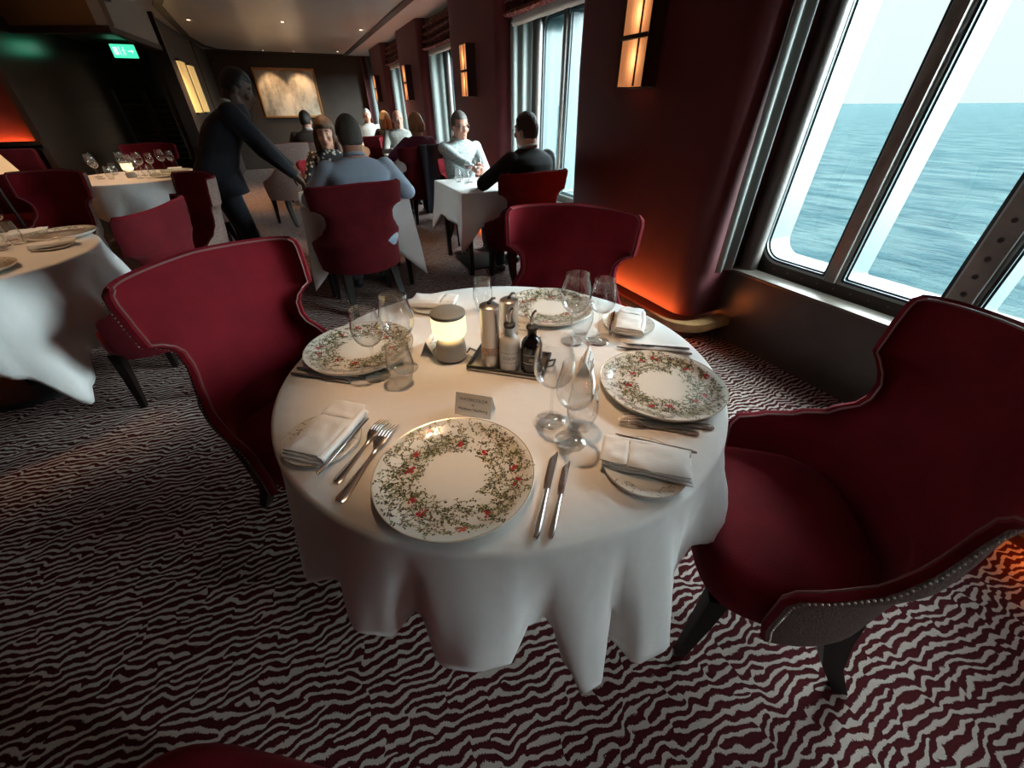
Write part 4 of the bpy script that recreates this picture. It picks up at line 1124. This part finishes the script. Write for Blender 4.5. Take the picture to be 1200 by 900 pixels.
# ---------------------------------------------------------------- people
def skin_mat(name, col): return mat(name, col, .5, var=(14, .08), spec=.35)
M_skin = skin_mat('light_skin', (.52, .27, .19)); M_skin2 = skin_mat('ruddy_skin', (.50, .24, .17)); M_skind = skin_mat('deep_skin', (.075, .038, .024))
def cloth_mat(name, col, rough=.85, **kw): return mat(name, col, rough, bump=(180, .15), sheen=.1, **kw)
def hair_mat(name, col):
    m = mat(name, col, .5, spec=.4); nd, lk, pb = nodes_of(m)
    co = m.node_tree.nodes.new('ShaderNodeTexCoord'); mpn = m.node_tree.nodes.new('ShaderNodeMapping'); mpn.inputs['Scale'].default_value = (90, 90, 8)
    n = m.node_tree.nodes.new('ShaderNodeTexNoise'); n.inputs['Scale'].default_value = 1.5; n.inputs['Detail'].default_value = 3
    lk.new(co.outputs['Object'], mpn.inputs[0]); lk.new(mpn.outputs[0], n.inputs['Vector'])
    b = m.node_tree.nodes.new('ShaderNodeBump'); b.inputs['Strength'].default_value = .6; b.inputs['Distance'].default_value = .01; lk.new(n.outputs['Fac'], b.inputs['Height']); lk.new(b.outputs[0], pb.inputs['Normal'])
    r = m.node_tree.nodes.new('ShaderNodeValToRGB'); r.color_ramp.elements[0].color = (*[c*.55 for c in col], 1); r.color_ramp.elements[1].color = (*[min(1, c*1.4) for c in col], 1)
    lk.new(n.outputs['Fac'], r.inputs[0]); lk.new(r.outputs[0], pb.inputs['Base Color']); return m
M_eye = mat('eye_white', (.6, .57, .52), .2); M_iris = mat('dark_iris', (.02, .015, .012), .15)
M_lip = mat('lips', (.32, .10, .09), .5); M_brow = mat('brow_hair', (.10, .07, .05), .8)
M_wire = mat('spectacle_wire', (.10, .09, .08), .3, metal=.8)
M_shoe = mat('black_shoe_leather', (.012, .011, .011), .3)

def fuse(mb, name, m, parent, voxel, smooth_it=4):
    """one continuous surface from overlapping volumes"""
    me = bpy.data.meshes.new(name); me.from_pydata(mb.v, [], mb.f)
    bm = bmesh.new(); bm.from_mesh(me); bmesh.ops.recalc_face_normals(bm, faces=bm.faces[:]); bm.to_mesh(me); bm.free()
    o = bpy.data.objects.new(name, me); COL.objects.link(o)
    r = o.modifiers.new('r', 'REMESH'); r.mode = 'VOXEL'; r.voxel_size = voxel; r.use_smooth_shade = True
    s_ = o.modifiers.new('s', 'SMOOTH'); s_.iterations = smooth_it; s_.factor = .5
    dg = bpy.context.evaluated_depsgraph_get(); dg.update()
    m2 = bpy.data.meshes.new_from_object(o.evaluated_get(dg)); m2.name = name
    bpy.data.objects.remove(o); bpy.data.meshes.remove(me)
    m2.materials.clear(); m2.materials.append(m); m2.polygons.foreach_set('use_smooth', [True]*len(m2.polygons))
    o = bpy.data.objects.new(name, m2); COL.objects.link(o); o.parent = parent
    return o
def torso_rings(rows, off, n=24):
    """rows: z, cx, cy, half width, half depth"""
    rings = []
    for z, cx, cy, hw, hd in rows:
        ring = []
        for i in range(n):
            a = 2*pi*i/n; ca, sa = cos(a), sin(a); e_ = 2/2.5
            ring.append((cx+(hw+off)*abs(ca)**e_*(1 if ca > 0 else -1), cy+(hd+off)*abs(sa)**e_*(1 if sa > 0 else -1), z))
        rings.append(ring)
    return rings
HEAD = [(-.115, .022, .055, -.01), (-.108, .040, .082, -.03), (-.09, .054, .096, -.052), (-.06, .063, .100, -.072), (-.03, .069, .098, -.085), (0, .073, .099, -.092), (.03, .0755, .098, -.096), (.06, .074, .094, -.093), (.085, .066, .080, -.082), (.105, .049, .055, -.060), (.118, .026, .022, -.030), (.122, .006, .0, -.008)]
def head_parts(q, M, sex='m'):
    """skull with brow, nose, cheeks, lips, chin and ears; local: +y is the face, origin between the ears"""
    rings = []
    for z, hw, yf, yb in HEAD:
        cy = (yf+yb)/2; hd = (yf-yb)/2; r = []
        for i in range(24):
            a = 2*pi*i/24; r.append((hw*cos(a)*(1-.10*max(0, sin(a))**2), cy+hd*sin(a), z))
        rings.append(r)
    q.loft(rings, M=M)
    q.tube([(0, .088, .022), (0, .104, -.004), (0, .120, -.030), (0, .106, -.042)], [.010, .011, .014, .010], 10, M=M)
    for s_ in (-1, 1):
        q.ball((s_*.011, .106, -.037), (.009, .010, .007), 8, M=M)
        q.ball((s_*.078, -.008, -.012), (.009, .020, .032), 10, M=M)
        q.ball((s_*.040, .074, -.030), (.024, .024, .020), 10, M=M)
        q.ball((s_*.030, .086, .030), (.026, .012, .009), 10, M=M)
    q.ball((0, .090, -.066), (.024, .014, .007), 10, M=M); q.ball((0, .088, -.078), (.020, .014, .007), 10, M=M)
    q.ball((0, .082, -.102), (.022, .018, .014), 10, M=M)
def hair_cap(q, M, style, thick=.012):
    n, k = 40, 24; rings = []
    for i in range(k+1):
        th = pi*(i+.01)/(k+.02); ring = []
        for j in range(n):
            ph = 2*pi*j/n; x, y, z = sin(th)*cos(ph), sin(th)*sin(ph), -cos(th)
            # skull size in this direction
            p = Vector((x*.077, -.0+y*.097, .012+z*.111))
            front = y
            if style == 'short': line = .052 if front > .35 else (-.005 if front > -.2 else -.062)
            elif style == 'balding': line = .085 if front > .1 else (-.005 if front > -.2 else -.06)
            elif style == 'crop': line = .058 if front > .35 else (.005 if front > -.15 else -.05)
            else: line = .045 if front > .45 else -.08
            edge = sm(line-.012, line+.016, p.z)
            if style == 'balding': edge *= 1-.8*sm(.06, .10, p.z)
            g = 1 + (thick*(1+.35*noise.noise(p*28))/.09)*edge - .09*(1-edge)
            ring.append((p.x*g, p.y*g, .012+(p.z-.012)*g))
        rings.append(ring)
    q.loft(rings, M=M)
def hand_parts(q, wrist, d, side, curl=.7, palm=Vector((0, 0, -1)), sc=1.0):
    """palm, four unequal bent fingers and a thumb from the side of the palm"""
    d = Vector(d).normalized(); palm = (Vector(palm)-d*Vector(palm).dot(d)).normalized(); lat = d.cross(palm)*side
    W = Vector(wrist)
    def P(a, b, c): return W+d*a*sc+lat*b*sc+palm*c*sc
    q.limb([P(0, 0, 0), P(.03, 0, .0), P(.075, .0, .004)], [.024*sc, .028*sc, .030*sc], 10, 3)
    for b in (-.026, -.009, .009, .025): q.limb([P(.03, b*.7, 0), P(.082, b, .004)], [.016*sc, .0125*sc], 8, 3)
    for b, L in ((-.029, .062), (-.010, .078), (.010, .084), (.029, .072)):
        pts = [P(.080, b, .004)]; a = .15*curl
        for seg in (.44, .32, .24):
            a += curl*.55; last = pts[-1]; pts.append(last+(d*cos(a)+palm*sin(a))*L*seg*sc)
        q.limb(pts, [.0095*sc, .0088*sc, .008*sc, .007*sc], 8, 3)
    pts = [P(.022, .026, .006), P(.046, .048, .018), P(.070, .054, .030), P(.090, .048, .040)]
    q.limb(pts, [.014*sc, .0115*sc, .010*sc, .0085*sc], 8, 3)
def ik(S_, H_, l1, l2, hint):
    S_, H_ = Vector(S_), Vector(H_); d = H_-S_; L = min(d.length, (l1+l2)*.999); dn = d.normalized()
    a = (l1*l1-l2*l2+L*L)/(2*L); h = sqrt(max(0, l1*l1-a*a)); v = Vector(hint); v = (v-dn*v.dot(dn)).normalized()
    return S_+dn*a+v*h, S_+dn*L
def person(label, loc, deg, *, skin=M_skin, top, top_name='shirt', bottom, hair='short', hair_m, hands, lean=(0, 0), head_turn=(0, 0, 0), glasses=False, curl=(.7, .7), female=False, stand=False,
           voxel=.008, legs=True, build=1.0, hips=None, elbow=None, palms=None, collar=None, feet=None, sleeve=1.0):
    t = thing('person', label, 'person', (loc[0], loc[1], loc[2] if len(loc) > 2 else 0), radians(deg), 'people in the dining room')
    B = build
    hz = .93 if stand else .52
    H0 = Vector(hips) if hips else Vector((0, -.03, hz))
    tall = .56 if not female else .53
    neck = H0+Vector((lean[0], lean[1], sqrt(max(.05, tall*tall-lean[0]**2-lean[1]**2))))
    def sp(u): # spine, slightly bent forward near the top
        p = H0.lerp(neck, u); return p+Vector((0, -.018*sin(pi*u), 0))
    sw, cw, ww, pw = (.205, .165, .145, .168) if not female else (.175, .140, .118, .165)
    rows = []
    for u, hw, hd in ((-.10, pw*.85, .10), (.0, pw, .118), (.15, pw*.97, .115), (.33, ww*1.02, .105), (.5, (ww+cw)/2, .112), (.68, cw*1.03, .122), (.80, sw*.93, .112), (.89, sw*.90, .088), (.95, sw*.62, .066), (1.0, .075, .058), (1.06, .060, .055)):
        p = sp(u); rows.append((p.z, p.x, p.y, hw*B, hd*B))
    sh = sp(.86); shL = sh+Vector((-(sw-.022)*B, 0, 0)); shR = sh+Vector(((sw-.022)*B, 0, 0))
    hx, hy_, hzr = head_turn
    hc = neck+Vector((0, .022, .122)) + Vector((lean[0]*.10, max(0, lean[1])*.10, -.12*max(0, abs(lean[1])+abs(lean[0])-.1)))
    HM = Matrix.Translation(hc) @ Euler((radians(hx), radians(hy_), radians(hzr)), 'ZXY').to_matrix().to_4x4()
    body = MB()
    body.loft(torso_rings(rows, -.012))
    body.limb([neck+Vector((0, 0, -.03)), neck.lerp(hc, .5)+Vector((0, -.012, 0)), hc+Vector((0, -.012, -.04))], [.064*B, .060*B, .058], 14)
    head_parts(body, HM)
    arms = []
    for s_, S_, hd in ((-1, shL, hands[0]), (1, shR, hands[1])):
        hint = (elbow[0 if s_ < 0 else 1] if elbow else (s_*.55, -.35, -.9))
        E_, W_ = ik(S_, hd, .285, .25, hint); arms.append((S_, E_, W_))
        body.limb([S_, E_, W_], [.048*B, .038*B, .026], 12)
        d = (W_-E_).normalized()
        pm = palms[0 if s_ < 0 else 1] if palms else (0, .1, -1)
        hand_parts(body, W_, d, s_ if s_ < 0 else 1, curl[0 if s_ < 0 else 1], Vector(pm))
    L = []
    if legs:
        for s_ in (-1, 1):
            hp = H0+Vector((s_*.09, .0, -.02))
            if stand:
                ft = Vector(feet[0 if s_ < 0 else 1]); an = ft+Vector((0, 0, .09)); kn = hp.lerp(an, .5)+Vector((0, .03, 0))
            else:
                kn = H0+Vector((s_*.125, .40, .01)); an = (Vector(feet[0 if s_ < 0 else 1]) if feet else Vector((s_*.13, .40, 0)))+Vector((0, 0, .09))
            L.append((hp, kn, an)); body.limb([hp, kn, an], [.072, .050, .036], 12)
            body.limb([an+Vector((0, -.02, -.05)), an+Vector((0, .10, -.06))], [.034, .028], 10)
    fuse(body, 'body', skin, t, voxel, 2)
    # clothing
    q = MB(); q.loft(torso_rings(rows[:-2]+[(rows[-2][0], rows[-2][1], rows[-2][2], .072, .066)], .012))
    for S_, E_, W_ in arms: 
        W2 = E_.lerp(W_, sleeve*.97)
        q.limb([S_, E_, W2], [.062*B, .054*B, .042], 14)
    if collar:
        pass
    top_o = fuse(q, top_name, top, t, .010, 5)
    if collar:
        q = MB(); P = [neck+Vector((.062*cos(a)*1.02, -.005+.066*sin(a), .012-.012*sin(a))) for a in [2*pi*i/24 for i in range(25)]]; q.tube(P, .014, 8); q.build('collar', collar, top_o)
    if legs:
        q = MB(); q.loft(torso_rings(rows[:4], .006))
        for hp, kn, an in L: q.limb([hp, kn, an+Vector((0, 0, .01))], [.094*B, .072, .056], 14)
        fuse(q, 'trousers', bottom, t, .013, 5)
        for hp, kn, an in L:
            q = MB(); q.limb([an+Vector((0, -.03, -.045)), an+Vector((0, .06, -.05)), an+Vector((0, .15, -.062))], [.042, .040, .028], 12); q.build('shoe', M_shoe, t)
    # hair
    q = MB(); hair_cap(q, HM, 'long' if hair in ('long', 'bob') else hair, .017 if hair in ('long', 'bob') else .011)
    if hair == 'long':
        for a0 in range(-70, 251, 20):
            a = radians(a0-0); 
            if 20 < a0 % 360 < 160: continue
            x, y = .082*cos(a), -.01+.096*sin(a)
            q.tube([(x*.75, y*.75, .07), (x*1.05, y*1.05, .0), (x*1.10, y*1.02, -.08), (x*1.12, y*.95-.01, -.15), (x*.98, y*.85-.01, -.20)], [.02, .026, .027, .026, .012], 8, M=HM)
        fuse(q, 'hair', hair_m, t, .008, 3)
    elif hair == 'bob':
        for a0 in range(0, 360, 20):
            if 25 < a0 < 155: continue
            a = radians(a0); x, y = .078*cos(a), -.01+.094*sin(a)
            q.tube([(x*.75, y*.75, .07), (x*1.05, y*1.05, .0), (x*1.02, y*1.0, -.06), (x*.8, y*.85, -.085)], [.02, .026, .024, .012], 8, M=HM)
        fuse(q, 'hair', hair_m, t, .008, 3)
    else: q.build('hair', hair_m, t, smooth=80)
    for s_ in (-1, 1):
        e = MB(); e.ball((s_*.031, .0825, .008), (.0125, .0115, .0085), 12, 0, HM); e.ball((s_*.031, .0905, .008), (.0052, .0040, .0052), 10, 1, HM); e.build('eye', [M_eye, M_iris], t)
    q = MB()
    for s_ in (-1, 1): q.tube([(s_*.015, .0945, .031), (s_*.032, .0955, .037), (s_*.052, .083, .031)], [.0035, .0042, .003], 6, M=HM, flat=.8)
    q.build('eyebrows', hair_m, t)
    q = MB(); q.ball((0, .1005, -.0655), (.021, .0055, .0038), 10, 0, HM); q.ball((0, .0985, -.0745), (.018, .0055, .0042), 10, 0, HM); q.build('lips', M_lip if skin is not M_skind else skin, t)
    if glasses:
        q = MB()
        for s_ in (-1, 1):
            c = Vector((s_*.033, .112, .004)); q.tube([HM @ (c+Vector((.024*cos(a), -.004*abs(cos(a)), .018*sin(a)))) for a in [2*pi*i/20 for i in range(21)]], .0022, 6)
            q.tube([HM @ Vector(p) for p in ((s_*.057, .108, .008), (s_*.078, .060, .008), (s_*.084, -.004, .004))], .002, 6)
        q.tube([HM @ Vector(p) for p in ((-.010, .113, .008), (0, .117, .010), (.010, .113, .008))], .002, 6)
        q.build('spectacles', M_wire, t)
    return t, HM, neck
M_navy = cloth_mat('navy_suit_cloth', (.006, .008, .015)); M_blue = cloth_mat('pale_blue_shirt', (.36, .44, .55)); M_blkc = cloth_mat('black_jacket_cloth', (.012, .012, .015))
M_grey = cloth_mat('grey_trousers', (.05, .055, .065)); M_purple = cloth_mat('purple_knit', (.17, .03, .11)); M_brownc = cloth_mat('brown_jacket_cloth', (.045, .028, .02)); M_white = cloth_mat('white_shirt_cloth', (.42, .42, .40))
def patterned(name, base, spot, sc, lo, hi):
    m = cloth_mat(name, base); nd, lk, pb = nodes_of(m); co = nd.new('ShaderNodeTexCoord'); v = nd.new('ShaderNodeTexVoronoi'); v.inputs['Scale'].default_value = sc
    lk.new(co.outputs['Object'], v.inputs['Vector']); r = nd.new('ShaderNodeValToRGB'); r.color_ramp.elements[0].position = lo; r.color_ramp.elements[0].color = (*spot, 1); r.color_ramp.elements[1].position = hi; r.color_ramp.elements[1].color = (*base, 1)
    lk.new(v.outputs['Distance'], r.inputs[0]); lk.new(r.outputs[0], pb.inputs['Base Color']); return m
M_patt = patterned('white_shirt_blue_pattern', (.40, .45, .45), (.12, .19, .21), 55, .25, .45)
M_flor = patterned('black_floral_blouse', (.015, .012, .014), (.55, .48, .40), 28, .22, .40)
M_check = patterned('grey_patterned_shirt', (.22, .21, .19), (.10, .085, .075), 60, .2, .4)
H_dark = hair_mat('dark_brown_hair', (.028, .018, .013)); H_grey = hair_mat('grey_hair', (.13, .12, .11)); H_white = hair_mat('white_hair', (.55, .52, .48)); H_black = hair_mat('black_hair', (.008, .007, .007))
H_brown = hair_mat('brown_hair', (.10, .052, .03)); H_blond = hair_mat('blonde_hair', (.42, .29, .16)); H_salt = hair_mat('greying_dark_hair', (.09, .083, .073))

person('man in pale blue shirt seen from behind, greying dark hair', (.36, 3.40), 4, top=M_blue, bottom=M_grey, hair='short', hair_m=H_salt, hands=[(-.22, .36, .79), (.24, .34, .79)], lean=(.0, .07), head_turn=(-4, 0, 6), build=1.12, elbow=[(-.9, -.3, -.5), (.9, -.3, -.5)], collar=M_blue)
person('woman with long brown hair in a black floral blouse, facing the camera', (.27, 4.66), 176, skin=M_skin, top=M_flor, top_name='blouse', bottom=M_blkc, hair='long', hair_m=H_brown, hands=[(-.16, .34, .79), (.18, .33, .79)], lean=(0, .06), head_turn=(-4, 0, -8), female=True, voxel=.007)
person('grey haired man in glasses and a white patterned shirt, holding a wine glass', (1.60, 4.74), 178, skin=M_skin2, top=M_patt, bottom=M_grey, hair='crop', hair_m=H_grey, hands=[(-.12, .42, .84), (.02, .50, .85)], lean=(0, .05), head_turn=(-6, 0, 14), glasses=True, curl=(.9, 1.15), voxel=.007, palms=[(1, 0, -.3), (-1, .1, 0)], collar=M_patt, sleeve=.85)
person('man in a dark suit seen from behind at the window table', (1.76, 3.38), 12, top=M_blkc, top_name='jacket', bottom=M_blkc, hair='short', hair_m=H_dark, hands=[(-.26, .36, .79), (.22, .34, .79)], lean=(0, .06), head_turn=(-2, 0, 12), glasses=True, build=1.1, elbow=[(-1, -.25, -.4), (.9, -.3, -.5)], collar=M_white, feet=[(-.16, .25, 0), (.12, .38, 0)])
person('woman with short blonde hair in a purple top, seen from behind', (1.50, 6.12), 4, top=M_purple, top_name='knit_top', bottom=M_blkc, hair='bob', hair_m=H_blond, hands=[(-.22, .36, .79), (.18, .34, .79)], lean=(0, .06), head_turn=(-3, 0, 26), female=True, voxel=.009, build=1.08, elbow=[(-1, -.2, -.5), (.9, -.3, -.5)], sleeve=.55)
person('far man in glasses and a grey patterned shirt, facing the camera', (1.58, 7.74), 176, skin=M_skin2, top=M_check, bottom=M_grey, hair='balding', hair_m=H_salt, hands=[(-.18, .36, .79), (.18, .36, .79)], lean=(0, .08), head_turn=(-8, 0, 6), glasses=True, voxel=.009, build=1.05)
person('blonde woman in black seen from behind, farther along the windows', (1.62, 9.0), 0, top=M_blkc, top_name='top', bottom=M_blkc, hair='long', hair_m=H_blond, hands=[(-.2, .36, .79), (.2, .36, .79)], lean=(0, .06), female=True, voxel=.010)
person('white haired man in a white shirt at the farthest window table', (1.50, 10.45), 178, skin=M_skin2, top=M_white, bottom=M_grey, hair='short', hair_m=H_white, hands=[(-.2, .36, .79), (.2, .36, .79)], lean=(0, .05), voxel=.010, build=1.05)
person('far man in a brown jacket seen from behind, below the painting', (.21, 7.86), -10, top=M_brownc, top_name='jacket', bottom=M_blkc, hair='short', hair_m=H_dark, hands=[(-.28, .34, .79), (.24, .34, .79)], lean=(0, .07), head_turn=(0, 0, -14), voxel=.009, build=1.1, collar=M_white)
# the waiter stands in the aisle, leaning to the table on his right hand side of the picture
wt, HMw, nk = person('waiter in a dark suit leaning forward over the table, seen in profile', (-.58, 4.32), -84, skin=M_skind, top=M_navy, top_name='jacket', bottom=M_navy, hair='crop', hair_m=H_black,
    hands=[(-.02, .54, .88), (.16, .48, .90)], lean=(0.0, .30), head_turn=(-24, 0, -6), stand=True, hips=(0, -.08, .92), build=1.3, elbow=[(-.3, -.3, -.9), (.5, -.4, -.7)], collar=M_white, feet=[(-.11, -.05, 0), (.12, .03, 0)], voxel=.008, curl=(.6, .6))
q = MB()
q.loft([[( .0+.20*cos(a)*k, -.045+.145*sin(a)*k+dy, z) for a in [2*pi*i/28 for i in range(28)]] for z, k, dy in ((1.12, .93, .03), (1.0, .98, .01), (.9, 1.06, .0), (.78, 1.12, .0))], caps=False)
o = q.build('jacket_skirt', M_navy, wt, smooth=80); o.modifiers.new('thick', 'SOLIDIFY').thickness = .008
M_coat = cloth_mat('navy_coat_cloth', (.012, .016, .028))
# navy coat hung over the chair of the woman in purple
q = MB(); rows = []
for i in range(15):
    t = i/14
    z = .955-.78*t; rows.append([(1.40+.29*u+.015*sin(u*9+t*3), 5.775-.02-.05*t-.022*sin(u*13+1.3*t)-.03*sin(pi*u), z-.05*u*t) for u in [k/16 for k in range(17)]])
top_ = [[(x, y+.05, z+.015) for x, y, z in rows[0]], [(x, y+.10, z-.05) for x, y, z in rows[0]], [(x, y+.12, z-.22) for x, y, z in rows[0]]][::-1]
q.grid(top_+rows); o = q.build('coat', M_coat, None, smooth=80); o.modifiers.new('thick', 'SOLIDIFY').thickness = .014
tag(o, 'navy coat hung over the chair back of the woman in purple', 'coat')
